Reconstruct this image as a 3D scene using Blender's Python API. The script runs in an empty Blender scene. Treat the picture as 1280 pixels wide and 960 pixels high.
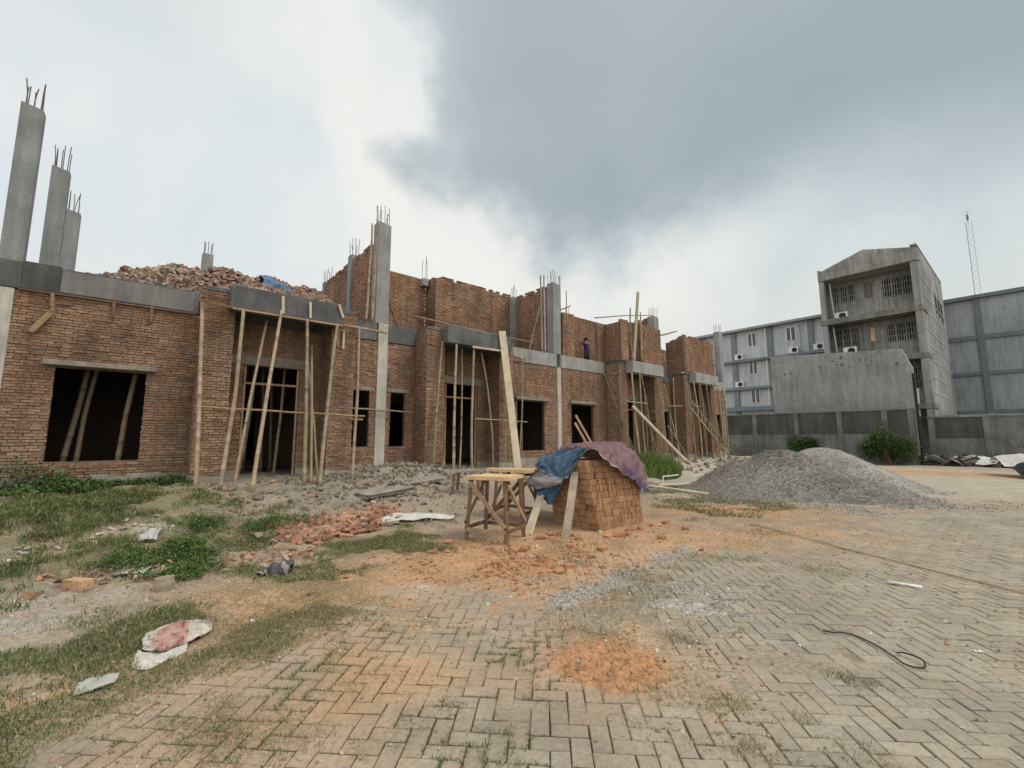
import bpy, math, random
import numpy as np
from mathutils import Vector, Matrix

R = random.Random(11)
NR = np.random.default_rng(5)
sc = bpy.context.scene
COL = sc.collection

# ------------------------------------------------------------------ frame of the house row
# s runs along the facades, t comes out of them towards the yard, z is up (metres)
U = np.array([math.sin(math.radians(50)), math.cos(math.radians(50)), 0.0])
V = np.array([math.cos(math.radians(50)), -math.sin(math.radians(50)), 0.0])
DIST = 12.0
ROT = math.radians(40)


def W(s, t, z):
    p = s * U + (t - DIST) * V
    return (float(p[0]), float(p[1]), float(z))


def ST(x, y):
    return x * U[0] + y * U[1], x * V[0] + y * V[1] + DIST


def sstep(a, b, x):
    k = np.clip((x - a) / (b - a), 0, 1)
    return k * k * (3 - 2 * k)


# ------------------------------------------------------------------ noise
_grids = {}


def vnoise(x, y, scale, seed=0):
    x = np.asarray(x, float) * scale
    y = np.asarray(y, float) * scale
    if seed not in _grids:
        _grids[seed] = np.random.default_rng(1000 + seed).random((257, 257))
    g = _grids[seed]
    xi = np.floor(x).astype(int)
    yi = np.floor(y).astype(int)
    fx = x - xi
    fy = y - yi
    fx = fx * fx * (3 - 2 * fx)
    fy = fy * fy * (3 - 2 * fy)
    a = g[xi % 257, yi % 257]
    b = g[(xi + 1) % 257, yi % 257]
    c = g[xi % 257, (yi + 1) % 257]
    d = g[(xi + 1) % 257, (yi + 1) % 257]
    return (a * (1 - fx) + b * fx) * (1 - fy) + (c * (1 - fx) + d * fx) * fy - 0.5


def fbm(x, y, scale, seed=0, oct=4):
    r = 0
    a = 1.0
    for i in range(oct):
        r = r + a * vnoise(x, y, scale * 2 ** i, seed + i)
        a *= 0.55
    return r


def polydist(x, y, poly):
    """signed distance, positive inside"""
    x = np.asarray(x, float)
    y = np.asarray(y, float)
    d = np.full(x.shape, 1e9)
    ins = np.zeros(x.shape, bool)
    n = len(poly)
    for i in range(n):
        x0, y0 = poly[i]
        x1, y1 = poly[(i + 1) % n]
        ex, ey = x1 - x0, y1 - y0
        k = np.clip(((x - x0) * ex + (y - y0) * ey) / (ex * ex + ey * ey), 0, 1)
        d = np.minimum(d, np.hypot(x - x0 - k * ex, y - y0 - k * ey))
        if y0 != y1:
            cr = ((y0 > y) != (y1 > y)) & (x < ex * (y - y0) / ey + x0)
            ins ^= cr
    return np.where(ins, d, -d)


# ------------------------------------------------------------------ materials
def mat(name, base, rough=0.9, var=0.25, scale=3.0, var2=0.15, scale2=25.0, bump=0.3, bscale=60.0, bdist=0.01,
        attr=True, spec=0.2, streak=0.0, tint=None, tintscale=1.2, objcoord=False, metallic=0.0, rnd=0.0, voro=0.0):
    m = bpy.data.materials.new(name)
    m.use_nodes = True
    nt = m.node_tree
    N = nt.nodes
    L = nt.links
    b = N['Principled BSDF']
    b.inputs['Roughness'].default_value = rough
    b.inputs['Specular IOR Level'].default_value = spec
    b.inputs['Metallic'].default_value = metallic
    if objcoord:
        tc = N.new('ShaderNodeTexCoord')
        pos = tc.outputs['Object']
    else:
        tc = N.new('ShaderNodeNewGeometry')
        pos = tc.outputs['Position']

    def noise(sc_, det=4.0, ro=0.6, vec=pos):
        n = N.new('ShaderNodeTexNoise')
        n.inputs['Scale'].default_value = sc_
        n.inputs['Detail'].default_value = det
        n.inputs['Roughness'].default_value = ro
        L.new(vec, n.inputs['Vector'])
        return n.outputs['Fac']

    def rng(v, lo, hi, a=0.3, c=0.7):
        r = N.new('ShaderNodeMapRange')
        r.inputs['From Min'].default_value = a
        r.inputs['From Max'].default_value = c
        r.inputs['To Min'].default_value = lo
        r.inputs['To Max'].default_value = hi
        L.new(v, r.inputs['Value'])
        return r.outputs['Result']

    def mul(col, v):
        x = N.new('ShaderNodeVectorMath')
        x.operation = 'SCALE'
        L.new(col, x.inputs[0])
        L.new(v, x.inputs['Scale'])
        return x.outputs['Vector']
    rgb = N.new('ShaderNodeRGB')
    rgb.outputs[0].default_value = (*base, 1)
    col = rgb.outputs[0]
    if tint is not None:
        mx = N.new('ShaderNodeMix')
        mx.data_type = 'RGBA'
        L.new(rng(noise(tintscale, 5), 0, 1, 0.42, 0.66), mx.inputs['Factor'])
        L.new(col, mx.inputs['A'])
        mx.inputs['B'].default_value = (*tint, 1)
        col = mx.outputs['Result']
    if attr:
        at = N.new('ShaderNodeAttribute')
        at.attribute_name = 'Col'
        x = N.new('ShaderNodeVectorMath')
        x.operation = 'MULTIPLY'
        L.new(col, x.inputs[0])
        L.new(at.outputs['Color'], x.inputs[1])
        col = x.outputs['Vector']
    if var:
        col = mul(col, rng(noise(scale, 5), 1 - var, 1 + var))
    if var2:
        col = mul(col, rng(noise(scale2, 3), 1 - var2, 1 + var2))
    if streak:
        mp = N.new('ShaderNodeMapping')
        mp.inputs['Scale'].default_value = (2.5, 2.5, 0.22)
        L.new(pos, mp.inputs['Vector'])
        col = mul(col, rng(noise(2.0, 6, 0.65, mp.outputs['Vector']), 1 - streak, 1 + streak * 0.6, 0.32, 0.62))
    if voro:
        vo = N.new('ShaderNodeTexVoronoi')
        vo.inputs['Scale'].default_value = voro
        L.new(pos, vo.inputs['Vector'])
        sp = N.new('ShaderNodeSeparateColor')
        L.new(vo.outputs['Color'], sp.inputs[0])
        col = mul(col, rng(sp.outputs[0], 0.6, 1.4, 0, 1))
    if rnd:
        oi = N.new('ShaderNodeObjectInfo')
        col = mul(col, rng(oi.outputs['Random'], 1 - rnd, 1 + rnd, 0, 1))
    L.new(col, b.inputs['Base Color'])
    if bump:
        bp = N.new('ShaderNodeBump')
        bp.inputs['Strength'].default_value = bump
        bp.inputs['Distance'].default_value = bdist
        L.new(noise(bscale, 4, 0.65), bp.inputs['Height'])
        L.new(bp.outputs['Normal'], b.inputs['Normal'])
    return m


M = {}
M['brick'] = mat('brick_faces', (0.272, 0.168, 0.108), var=0.28, scale=0.9, streak=0.28, var2=0.25, scale2=30, bump=0.5, bscale=70,
                 tint=(0.265, 0.182, 0.124), tintscale=0.8)
M['mortar'] = mat('mortar', (0.168, 0.124, 0.093), var=0.3, scale=2, bump=0.5, bscale=60)
M['newbrick'] = mat('new_brick', (0.35, 0.203, 0.113), var=0.2, scale=6, var2=0.18, scale2=40, bump=0.5, bscale=90, bdist=0.006,
                    rnd=0.16)
M['concrete'] = mat('concrete_pale', (0.30, 0.30, 0.285), var=0.2, scale=1.5, var2=0.1, scale2=20, streak=0.2, bump=0.25)
M['concdark'] = mat('concrete_damp', (0.088, 0.092, 0.094), var=0.25, scale=1.6, var2=0.12, scale2=18, streak=0.25, bump=0.25,
                    tint=(0.15, 0.15, 0.148), tintscale=0.6)
M['plaster'] = mat('plaster_base', (0.30, 0.275, 0.235), var=0.3, scale=2.5, streak=0.15, bump=0.5, bscale=25, bdist=0.02)
M['bamboo'] = mat('bamboo', (0.285, 0.222, 0.145), rough=0.6, var=0.25, scale=2.5, var2=0.2, scale2=30, bump=0.1, rnd=0.25, spec=0.35)
M['timber'] = mat('timber', (0.34, 0.235, 0.14), rough=0.8, var=0.25, scale=3, var2=0.2, scale2=45, bump=0.3, bscale=80, rnd=0.15)
M['darkwood'] = mat('dark_timber', (0.19, 0.115, 0.07), rough=0.85, var=0.3, scale=4, var2=0.2, scale2=45, bump=0.3, bscale=80)
M['paleply'] = mat('pale_plywood', (0.62, 0.44, 0.24), rough=0.7, var=0.12, scale=3, var2=0.1, scale2=30, bump=0.15)
M['paleplank'] = mat('pale_plank', (0.56, 0.485, 0.35), rough=0.8, var=0.2, scale=3, var2=0.15, scale2=40, bump=0.2)
M['greyplank'] = mat('grey_plank', (0.37, 0.31, 0.225), rough=0.85, var=0.3, scale=3, var2=0.15, scale2=40, bump=0.2)
M['rebar'] = mat('rebar', (0.16, 0.13, 0.12), rough=0.7, var=0.2, attr=False, bump=0)
M['soil'] = mat('soil', (1, 1, 1), var=0.18, scale=2.2, var2=0.3, scale2=28, bump=0.7, bscale=45, bdist=0.02, rough=0.95, spec=0.1)
M['paver'] = mat('paver', (1, 1, 1), var=0.16, scale=1.7, var2=0.16, scale2=35, bump=0.35, bscale=90, bdist=0.005, rough=0.9, spec=0.15)
M['grass'] = mat('grass', (1, 1, 1), var=0.25, scale=1.2, var2=0, bump=0, rough=0.7, spec=0.15)
M['leaf'] = mat('leaf', (1, 1, 1), var=0.2, scale=1.5, var2=0, bump=0, rough=0.8, spec=0.08)
M['gravel'] = mat('gravel', (1, 1, 1), var=0.15, scale=1.0, var2=0.2, scale2=30, bump=0.8, bscale=40, bdist=0.03, voro=22)
M['stone'] = mat('stone', (1, 1, 1), var=0.15, scale=3.0, var2=0.15, scale2=40, bump=0.3, bscale=60)
M['rubble'] = mat('brick_rubble', (1, 1, 1), var=0.2, scale=3, var2=0.2, scale2=30, bump=0.4)
M['tarp'] = mat('tarp', (1, 1, 1), rough=0.55, var=0.22, scale=5, var2=0.15, scale2=30, bump=0.5, bscale=14, bdist=0.03, spec=0.3)
M['plastic'] = mat('plastic_sheet', (1, 1, 1), rough=0.45, var=0.2, scale=6, var2=0.1, bump=0.5, bscale=20, bdist=0.02, spec=0.4)
M['greywall'] = mat('grey_render_hazed', (0.29, 0.287, 0.27), var=0.25, scale=0.5, var2=0.15, scale2=6, streak=0.35, bump=0.3, bscale=10,
                    tint=(0.205, 0.202, 0.19), tintscale=0.35)  # base colour lifted paler in place of distance haze
M['greyblock'] = mat('grey_render_plain', (0.27, 0.27, 0.262), var=0.2, scale=0.6, var2=0.12, scale2=5, streak=0.2, bump=0.3, bscale=8)
M['bluewall'] = mat('blue_paint_hazed', (0.45, 0.485, 0.505), var=0.14, scale=0.5, var2=0.06, scale2=8, streak=0.16, bump=0.1)  # desaturated and paled, distance haze mixed into the wall colour
M['bluedark'] = mat('blue_trim', (0.195, 0.22, 0.24), var=0.15, scale=0.7, streak=0.15, bump=0.1)
M['slatewall'] = mat('slate_paint_hazed', (0.31, 0.335, 0.345), var=0.16, scale=0.3, var2=0.08, scale2=5, streak=0.2, bump=0.1,
                     tint=(0.27, 0.295, 0.308), tintscale=0.25)  # haze put into the colour: slate lightened instead of a volume
M['slatedark'] = mat('slate_trim', (0.165, 0.185, 0.20), var=0.15, scale=0.6, streak=0.1, bump=0.1)
M['panel_dark'] = mat('panel_dark', (0.085, 0.084, 0.08), var=0.3, scale=0.8, streak=0.25, bump=0.2)
M['panel_grey'] = mat('panel_grey', (0.185, 0.183, 0.175), var=0.25, scale=0.9, streak=0.25, bump=0.2, tint=(0.13, 0.128, 0.12))
M['white'] = mat('white_paint', (0.72, 0.72, 0.69), rough=0.5, var=0.1, scale=3, bump=0)
M['black'] = mat('black_plastic', (0.025, 0.025, 0.027), rough=0.5, var=0.2, bump=0)
M['glass'] = mat('window_glass', (0.06, 0.065, 0.07), rough=0.15, var=0.2, scale=0.6, bump=0, attr=False, spec=0.5)
M['hollow'] = mat('dark_interior', (0.03, 0.03, 0.03), var=0.2, bump=0, attr=False)
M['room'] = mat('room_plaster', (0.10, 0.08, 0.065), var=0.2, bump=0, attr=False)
M['roofmetal'] = mat('roof_metal', (0.28, 0.30, 0.31), rough=0.6, var=0.15, scale=0.8, bump=0.1)
M['skin'] = mat('skin', (0.30, 0.17, 0.105), rough=0.6, var=0.05, bump=0, attr=False)
M['shirt'] = mat('shirt_cloth', (0.045, 0.04, 0.11), rough=0.9, var=0.3, scale=9, bump=0.2, attr=False)
M['trousers'] = mat('trouser_cloth', (0.05, 0.05, 0.055), rough=0.9, var=0.2, bump=0.2, attr=False)
M['hair'] = mat('hair', (0.012, 0.01, 0.009), rough=0.7, var=0.2, bump=0, attr=False)
M['redbag'] = mat('woven_sack', (1, 1, 1), rough=0.7, var=0.15, scale=8, var2=0.2, scale2=60, bump=0.4, bscale=30, bdist=0.01)


# ------------------------------------------------------------------ mesh builder
class MB:
    def __init__(s, base=None):
        s.v = []
        s.f = []
        s.c = []
        s.m = []
        s.base = base          # (s,t,z) -> facade frame; None -> plain local xyz

    def P(s, p):
        if s.base is None:
            return (p[0], p[1], p[2])
        return (p[0] - s.base[0], -(p[1] - s.base[1]), p[2] - s.base[2])

    def face(s, pts, c=None, m=0):
        i = len(s.v)
        s.v.extend(s.P(p) for p in pts)
        s.f.append(tuple(range(i, i + len(pts))))
        s.c.append(c)
        s.m.append(m)

    def mesh(s, pts, faces, c=None, m=0):
        i = len(s.v)
        s.v.extend(s.P(p) for p in pts)
        for f in faces:
            s.f.append(tuple(i + k for k in f))
            s.c.append(c)
            s.m.append(m)

    def hexa(s, p, c=None, m=0, skip=()):
        fs = [(0, 3, 2, 1), (4, 5, 6, 7), (0, 1, 5, 4), (1, 2, 6, 5), (2, 3, 7, 6), (3, 0, 4, 7)]
        s.mesh(p, [f for k, f in enumerate(fs) if k not in skip], c, m)

    def box(s, a0, a1, b0, b1, c0, c1, c=None, m=0, skip=()):
        s.hexa([(a0, b0, c0), (a1, b0, c0), (a1, b1, c0), (a0, b1, c0), (a0, b0, c1), (a1, b0, c1), (a1, b1, c1), (a0, b1, c1)], c, m, skip)

    def bbox(s, a0, a1, b0, b1, c0, c1, bev=0.01, c=None, m=0):
        """box with a chamfer on every edge"""
        e = bev
        X = (a0, a1)
        Y = (b0, b1)
        Z = (c0, c1)
        pts = []
        idx = {}
        for i in (0, 1):
            for j in (0, 1):
                for k in (0, 1):
                    sx = e if i == 0 else -e
                    sy = e if j == 0 else -e
                    sz = e if k == 0 else -e
                    idx[i, j, k, 0] = len(pts)
                    pts.append((X[i], Y[j] + sy, Z[k] + sz))
                    idx[i, j, k, 1] = len(pts)
                    pts.append((X[i] + sx, Y[j], Z[k] + sz))
                    idx[i, j, k, 2] = len(pts)
                    pts.append((X[i] + sx, Y[j] + sy, Z[k]))
        f = []
        q = [(0, 0), (1, 0), (1, 1), (0, 1)]
        for i in (0, 1):
            f.append([idx[i, a, b, 0] for a, b in q])
            f.append([idx[a, i, b, 1] for a, b in q])
            f.append([idx[a, b, i, 2] for a, b in q])
        for j in (0, 1):
            for k in (0, 1):
                f.append([idx[0, j, k, 1], idx[1, j, k, 1], idx[1, j, k, 2], idx[0, j, k, 2]])
                f.append([idx[j, 0, k, 0], idx[j, 1, k, 0], idx[j, 1, k, 2], idx[j, 0, k, 2]])
                f.append([idx[j, k, 0, 0], idx[j, k, 1, 0], idx[j, k, 1, 1], idx[j, k, 0, 1]])
        for i in (0, 1):
            for j in (0, 1):
                for k in (0, 1):
                    f.append([idx[i, j, k, 0], idx[i, j, k, 1], idx[i, j, k, 2]])
        s.mesh(pts, f, c, m)

    def beam(s, p0, p1, w, h, c=None, m=0, up=(0, 0, 1)):
        """rectangular bar between two points (coordinates of this builder)"""
        a = Vector(p0)
        b = Vector(p1)
        d = (b - a).normalized()
        u = Vector(up)
        x = d.cross(u)
        if x.length < 1e-3:
            x = d.cross(Vector((1, 0, 0)))
        x.normalize()
        y = x.cross(d).normalized()
        x = x * (w / 2)
        y = y * (h / 2)
        s.hexa([a - x - y, a + x - y, a + x + y, a - x + y, b - x - y, b + x - y, b + x + y, b - x + y], c, m)

    def tube(s, pts, rad, n=7, c=None, m=0, cap=True):
        pts = [Vector(p) for p in pts]
        if not hasattr(rad, '__len__'):
            rad = [rad] * len(pts)
        ref = None
        rings = []
        vs = []
        for i, p in enumerate(pts):
            d = (pts[min(i + 1, len(pts) - 1)] - pts[max(i - 1, 0)]).normalized()
            if ref is None:
                ref = Vector((1, 0, 0)) if abs(d.x) < 0.8 else Vector((0, 1, 0))
            x = (ref - d * ref.dot(d)).normalized()
            ref = x
            y = d.cross(x)
            rings.append([len(vs) + k for k in range(n)])
            for k in range(n):
                a = 2 * math.pi * k / n
                vs.append(p + (x * math.cos(a) + y * math.sin(a)) * rad[i])
        fs = []
        for a, b in zip(rings, rings[1:]):
            for k in range(n):
                fs.append((a[k], a[(k + 1) % n], b[(k + 1) % n], b[k]))
        if cap:
            fs.append(tuple(rings[0][::-1]))
            fs.append(tuple(rings[-1]))
        s.mesh(vs, fs, c, m)

    def build(s, name, mats, parent=None, smooth=False, loc=None, rotz=0.0):
        me = bpy.data.meshes.new(name)
        fs = s.f
        if s.base is not None:
            fs = [f[::-1] for f in s.f]
        me.from_pydata([tuple(p) for p in s.v], [], fs)
        if not isinstance(mats, (list, tuple)):
            mats = [mats]
        for m in mats:
            me.materials.append(m)
        if len(mats) > 1:
            me.polygons.foreach_set('material_index', s.m)
        ca = me.color_attributes.new('Col', 'FLOAT_COLOR', 'CORNER')
        lens = np.array([len(f) for f in fs])
        cols = np.ones((len(fs), 4))
        for i, c in enumerate(s.c):
            if c is not None:
                cols[i, :3] = c
        ca.data.foreach_set('color', np.repeat(cols, lens, axis=0).astype(np.float32).ravel())
        if smooth:
            me.polygons.foreach_set('use_smooth', [True] * len(fs))
        me.update()
        o = bpy.data.objects.new(name, me)
        COL.objects.link(o)
        if parent is not None:
            o.parent = parent
        elif s.base is not None:
            o.location = W(*s.base)
            o.rotation_euler = (0, 0, ROT)
        if loc is not None:
            o.location = loc
            o.rotation_euler = (0, 0, rotz)
        return o


def tag(o, label, cat, group=None, kind=None):
    o['label'] = label
    o['category'] = cat
    if group:
        o['group'] = group
    o['kind'] = kind or 'thing'
    return o


def thing(name, label, cat, base=None, loc=None, rotz=0.0, group=None):
    o = bpy.data.objects.new(name, None)
    o.empty_display_size = 0.2
    COL.objects.link(o)
    if base is not None:
        o.location = W(*base)
        o.rotation_euler = (0, 0, ROT)
    else:
        o.location = loc
        o.rotation_euler = (0, 0, rotz)
    return tag(o, label, cat, group)


def np_mesh(name, verts, quads=None, tris=None, qc=None, tc=None, vcol=None, mats=None, smooth=False):
    """big mesh from numpy arrays, colours per face (qc, tc) or per vertex (vcol)"""
    me = bpy.data.meshes.new(name)
    nq = 0 if quads is None else len(quads)
    nt_ = 0 if tris is None else len(tris)
    loops = []
    if nq:
        loops.append(np.asarray(quads).ravel())
    if nt_:
        loops.append(np.asarray(tris).ravel())
    loops = np.concatenate(loops).astype(np.int32)
    starts = np.concatenate([np.arange(nq) * 4, nq * 4 + np.arange(nt_) * 3]).astype(np.int32)
    me.vertices.add(len(verts))
    me.vertices.foreach_set('co', np.asarray(verts, np.float32).ravel())
    me.loops.add(len(loops))
    me.loops.foreach_set('vertex_index', loops)
    me.polygons.add(nq + nt_)
    me.polygons.foreach_set('loop_start', starts)
    me.polygons.foreach_set('use_smooth', np.full(nq + nt_, bool(smooth)))
    me.update(calc_edges=True)
    me.validate()
    if vcol is not None:
        ca = me.color_attributes.new('Col', 'FLOAT_COLOR', 'POINT')
        c4 = np.ones((len(verts), 4), np.float32)
        c4[:, :3] = vcol
        ca.data.foreach_set('color', c4.ravel())
    else:
        ca = me.color_attributes.new('Col', 'FLOAT_COLOR', 'CORNER')
        parts = []
        if nq:
            parts.append(np.repeat(np.asarray(qc), 4, axis=0))
        if nt_:
            parts.append(np.repeat(np.asarray(tc), 3, axis=0))
        c3 = np.concatenate(parts)
        c4 = np.ones((len(c3), 4), np.float32)
        c4[:, :3] = c3
        ca.data.foreach_set('color', c4.ravel())
    for m in (mats if isinstance(mats, (list, tuple)) else [mats]):
        me.materials.append(m)
    o = bpy.data.objects.new(name, me)
    COL.objects.link(o)
    return o


# ------------------------------------------------------------------ camera, sky and sun
cam_d = bpy.data.cameras.new('camera')
cam_d.sensor_width = 36
cam_d.lens = 36 * 550 / 1280
cam_d.clip_start = 0.05
cam_d.clip_end = 2000
cam = bpy.data.objects.new('camera', cam_d)
COL.objects.link(cam)
cam.location = (0, 0, 1.55)
cam.rotation_euler = (math.radians(97), 0, 0)
sc.camera = cam

SUN_EL, SUN_AZ = math.radians(58), math.radians(105)     # azimuth clockwise from +Y
sd = bpy.data.lights.new('sun', 'SUN')
sd.energy = 1.5
sd.angle = math.radians(24)
sd.color = (1.0, 0.94, 0.85)
so = bpy.data.objects.new('sun', sd)
COL.objects.link(so)
dirv = Vector((math.sin(SUN_AZ) * math.cos(SUN_EL), math.cos(SUN_AZ) * math.cos(SUN_EL), math.sin(SUN_EL)))
so.rotation_euler = dirv.to_track_quat('Z', 'Y').to_euler()
so.location = (0, 0, 60)

world = bpy.data.worlds.new('World')
sc.world = world
world.use_nodes = True


def make_world():
    nt = world.node_tree
    N = nt.nodes
    L = nt.links
    bg = N['Background']
    bg.inputs['Strength'].default_value = 0.1
    sky = N.new('ShaderNodeTexSky')
    sky.sky_type = 'NISHITA'
    sky.sun_disc = False
    sky.sun_elevation = SUN_EL
    sky.sun_rotation = SUN_AZ
    sky.air_density = 1.5
    sky.dust_density = 3
    tc = N.new('ShaderNodeTexCoord')
    d = tc.outputs['Generated']

    def math_(op, a, b=None, c=None):
        m = N.new('ShaderNodeMath')
        m.operation = op
        for i, x in enumerate((a, b, c)):
            if x is None:
                continue
            if isinstance(x, (int, float)):
                m.inputs[i].default_value = x
            else:
                L.new(x, m.inputs[i])
        return m.outputs[0]
    sep = N.new('ShaderNodeSeparateXYZ')
    L.new(d, sep.inputs[0])
    az = math_('MULTIPLY', math_('ARCTAN2', sep.outputs['X'], sep.outputs['Y']), 180 / math.pi)
    el = math_('MULTIPLY', math_('ARCSINE', sep.outputs['Z']), 180 / math.pi)

    def noise(s_, det=5, ro=0.55, dist=0.0, vec=d):
        n = N.new('ShaderNodeTexNoise')
        n.inputs['Scale'].default_value = s_
        n.inputs['Detail'].default_value = det
        n.inputs['Roughness'].default_value = ro
        n.inputs['Distortion'].default_value = dist
        L.new(vec, n.inputs['Vector'])
        return n.outputs['Fac']

    def sm(v, a, b, lo=0.0, hi=1.0):
        m = N.new('ShaderNodeMapRange')
        m.interpolation_type = 'SMOOTHSTEP'
        m.inputs['From Min'].default_value = a
        m.inputs['From Max'].default_value = b
        m.inputs['To Min'].default_value = lo
        m.inputs['To Max'].default_value = hi
        L.new(v, m.inputs['Value'])
        return m.outputs['Result']

    def mix(f, a, b):
        m = N.new('ShaderNodeMix')
        m.data_type = 'RGBA'
        if isinstance(f, float):
            m.inputs['Factor'].default_value = f
        else:
            L.new(f, m.inputs['Factor'])
        for k, x in (('A', a), ('B', b)):
            if isinstance(x, tuple):
                m.inputs[k].default_value = (*x, 1)
            else:
                L.new(x, m.inputs[k])
        return m.outputs['Result']
    # lower edge of the dark cloud bank: elevation as a curve of azimuth (-90..90 -> 0..1, 0..90 deg -> 0..1)
    fc = N.new('ShaderNodeFloatCurve')
    cu = fc.mapping.curves[0]
    pts = [(-90, 84), (-40, 80), (-30, 66), (-24, 50), (-20, 38), (-17, 33), (-12, 29.5), (-4, 25.5), (5, 21.5), (12, 19.5), (20, 23), (35, 25), (52, 20), (75, 24), (90, 30)]
    while len(cu.points) < len(pts):
        cu.points.new(0.5, 0.5)
    for p, (a, e) in zip(cu.points, pts):
        p.location = ((a + 90) / 180, e / 90)
    fc.mapping.update()
    azw = math_('ADD', az, math_('MULTIPLY', math_('SUBTRACT', noise(3.0, 7, 0.6, 0.5), 0.5), 26.0))
    L.new(math_('MULTIPLY_ADD', azw, 1 / 180, 0.5), fc.inputs['Value'])
    edge = math_('MULTIPLY', fc.outputs[0], 90.0)
    w1 = math_('MULTIPLY', math_('SUBTRACT', noise(4.2, 7, 0.58), 0.5), 18.0)
    w2 = math_('MULTIPLY', math_('SUBTRACT', noise(11.0, 6, 0.62), 0.5), 5.0)
    calm = sm(az, 40, 8, 0.3, 1.0)
    dd = math_('ADD', math_('SUBTRACT', el, edge), math_('MULTIPLY', calm, math_('ADD', w1, w2)))
    wide = math_('MULTIPLY', sm(el, 30, 42), sm(az, 4, -12))
    dd = math_('DIVIDE', dd, math_('MULTIPLY_ADD', wide, 2.4, 1.35))
    soft = math_('MULTIPLY', sm(el, 33, 46), sm(az, 2, -16))
    darkm = math_('SUBTRACT', sm(dd, -2.5, 7.0), math_('MULTIPLY', soft, 0.25))
    # brighter gap biting into the upper left of the bank
    ga = math_('POWER', math_('MULTIPLY', math_('ADD', azw, 19.0), 1 / 9.0), 2.0)
    ge = math_('POWER', math_('MULTIPLY', math_('SUBTRACT', el, 40.5), 1 / 6.0), 2.0)
    gap = sm(math_('ADD', ga, ge), 1.5, 0.0)
    darkm = math_('SUBTRACT', darkm, math_('MULTIPLY', gap, 0.75))
    darkm = math_('MAXIMUM', darkm, 0.0)
    # bright billow along the edge, strongest on the left
    rim = math_('MULTIPLY', sm(dd, -15, -2), sm(dd, 5, -1))
    rim = math_('MULTIPLY', rim, sm(az, 45, 5, 0.35, 1.0))
    rim = math_('MULTIPLY', rim, sm(noise(4.0, 5, 0.6, 0.3), 0.3, 0.62, 0.25, 1.0))
    hz = sm(el, 24, 2)
    patch = sm(noise(2.2, 5, 0.55, 0.4), 0.38, 0.68)
    fine = sm(noise(2.8, 4, 0.5, 0.2), 0.3, 0.72)
    left = mix(patch, (6.6, 7.1, 7.3), (7.35, 7.6, 7.6))
    right = mix(patch, (4.9, 5.6, 5.9), (5.7, 6.2, 6.3))
    light = mix(sm(az, 0, 34), left, right)
    light = mix(math_('MULTIPLY', math_('MULTIPLY', sm(el, 31, 45), sm(az, -28, -44)), 0.55), light, (5.2, 5.6, 5.9))
    light = mix(rim, light, (8.2, 8.2, 7.75))
    light = mix(math_('MULTIPLY', hz, 0.65), light, (7.5, 7.35, 6.75))
    dark = mix(fine, (3.15, 3.75, 4.05), (3.65, 4.2, 4.45))
    dark = mix(math_('MULTIPLY', sm(el, 34, 52), 0.6), dark, (4.3, 4.65, 5.0))
    dark = mix(math_('MULTIPLY', sm(noise(2.6, 4, 0.5, 0.2), 0.5, 0.75), 0.5), dark, (4.4, 4.85, 5.15))
    dark = mix(math_('MULTIPLY', sm(az, 25, 55), sm(el, 34, 18, 0.0, 0.6)), dark, (4.7, 5.25, 5.55))
    front = mix(darkm, light, dark)
    # behind the viewer: brighter broken overcast
    back = mix(patch, (8.5, 8.6, 8.6), (12.5, 12.2, 11.6))
    absaz = math_('ABSOLUTE', az)
    allc = mix(sm(absaz, 70, 105), front, back)
    col = mix(0.06, allc, sky.outputs[0])
    # below the horizon: dull ground bounce
    col = mix(sm(el, 0.0, -3.0), col, (2.2, 2.0, 1.7))
    L.new(col, bg.inputs['Color'])


make_world()
sc.view_settings.view_transform = 'Standard'
sc.view_settings.look = 'None'
sc.view_settings.gamma = 1
sc.view_settings.exposure = 0.18
sc.render.engine = 'CYCLES'
sc.cycles.max_bounces = 6
sc.cycles.diffuse_bounces = 3
sc.cycles.use_denoising = True

# ================================================================== GROUND
CLEAR = [(-2.6, 0.3), (-2.25, 2.6), (-1.75, 3.5), (-1.0, 4.3), (0.0, 4.51), (0.5, 4.81), (1.62, 6.1), (3.18, 6.28), (4.02, 7.15), (7.78, 9.9),
         (16.5, 10.5), (16.5, 0.3)]
G1 = [(-12.6, 8.53), (-7.6, 8.0), (-5.82, 8.19), (-4.0, 7.54), (-3.79, 6.36), (-4.12, 5.37), (-4.47, 4.46), (-5.89, 4.84)]
G2 = [(-3.87, 3.26), (-3.59, 3.62), (-3.26, 4.12), (-2.19, 3.76), (-1.55, 4.2), (-1.0, 3.1), (-1.2, 2.52), (-1.3, 1.6), (-3.2, 1.6)]
G3 = [(-3.34, 6.15), (-2.78, 6.6), (-1.68, 7.92), (-1.06, 7.55), (-1.32, 6.28), (-1.7, 4.69), (-2.5, 4.81)]
G4 = [(4.02, 15.04), (6.0, 15.4), (5.92, 10.44), (5.94, 9.09), (4.51, 8.26), (3.53, 9.09), (3.23, 11.38)]
LEAFY = [(-4.59, 5.59), (-5.01, 6.62), (-4.54, 7.55), (-3.86, 7.4), (-3.34, 6.15), (-3.71, 5.2)]
ORST = [(-2.4, 3.4), (-2.3, 4.6), (-1.9, 6.0), (-1.1, 6.5), (0.3, 8.2), (2.9, 8.65), (3.0, 7.2), (1.76, 6.28), (0.41, 4.9), (-0.9, 4.35), (-1.2, 3.2)]


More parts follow.
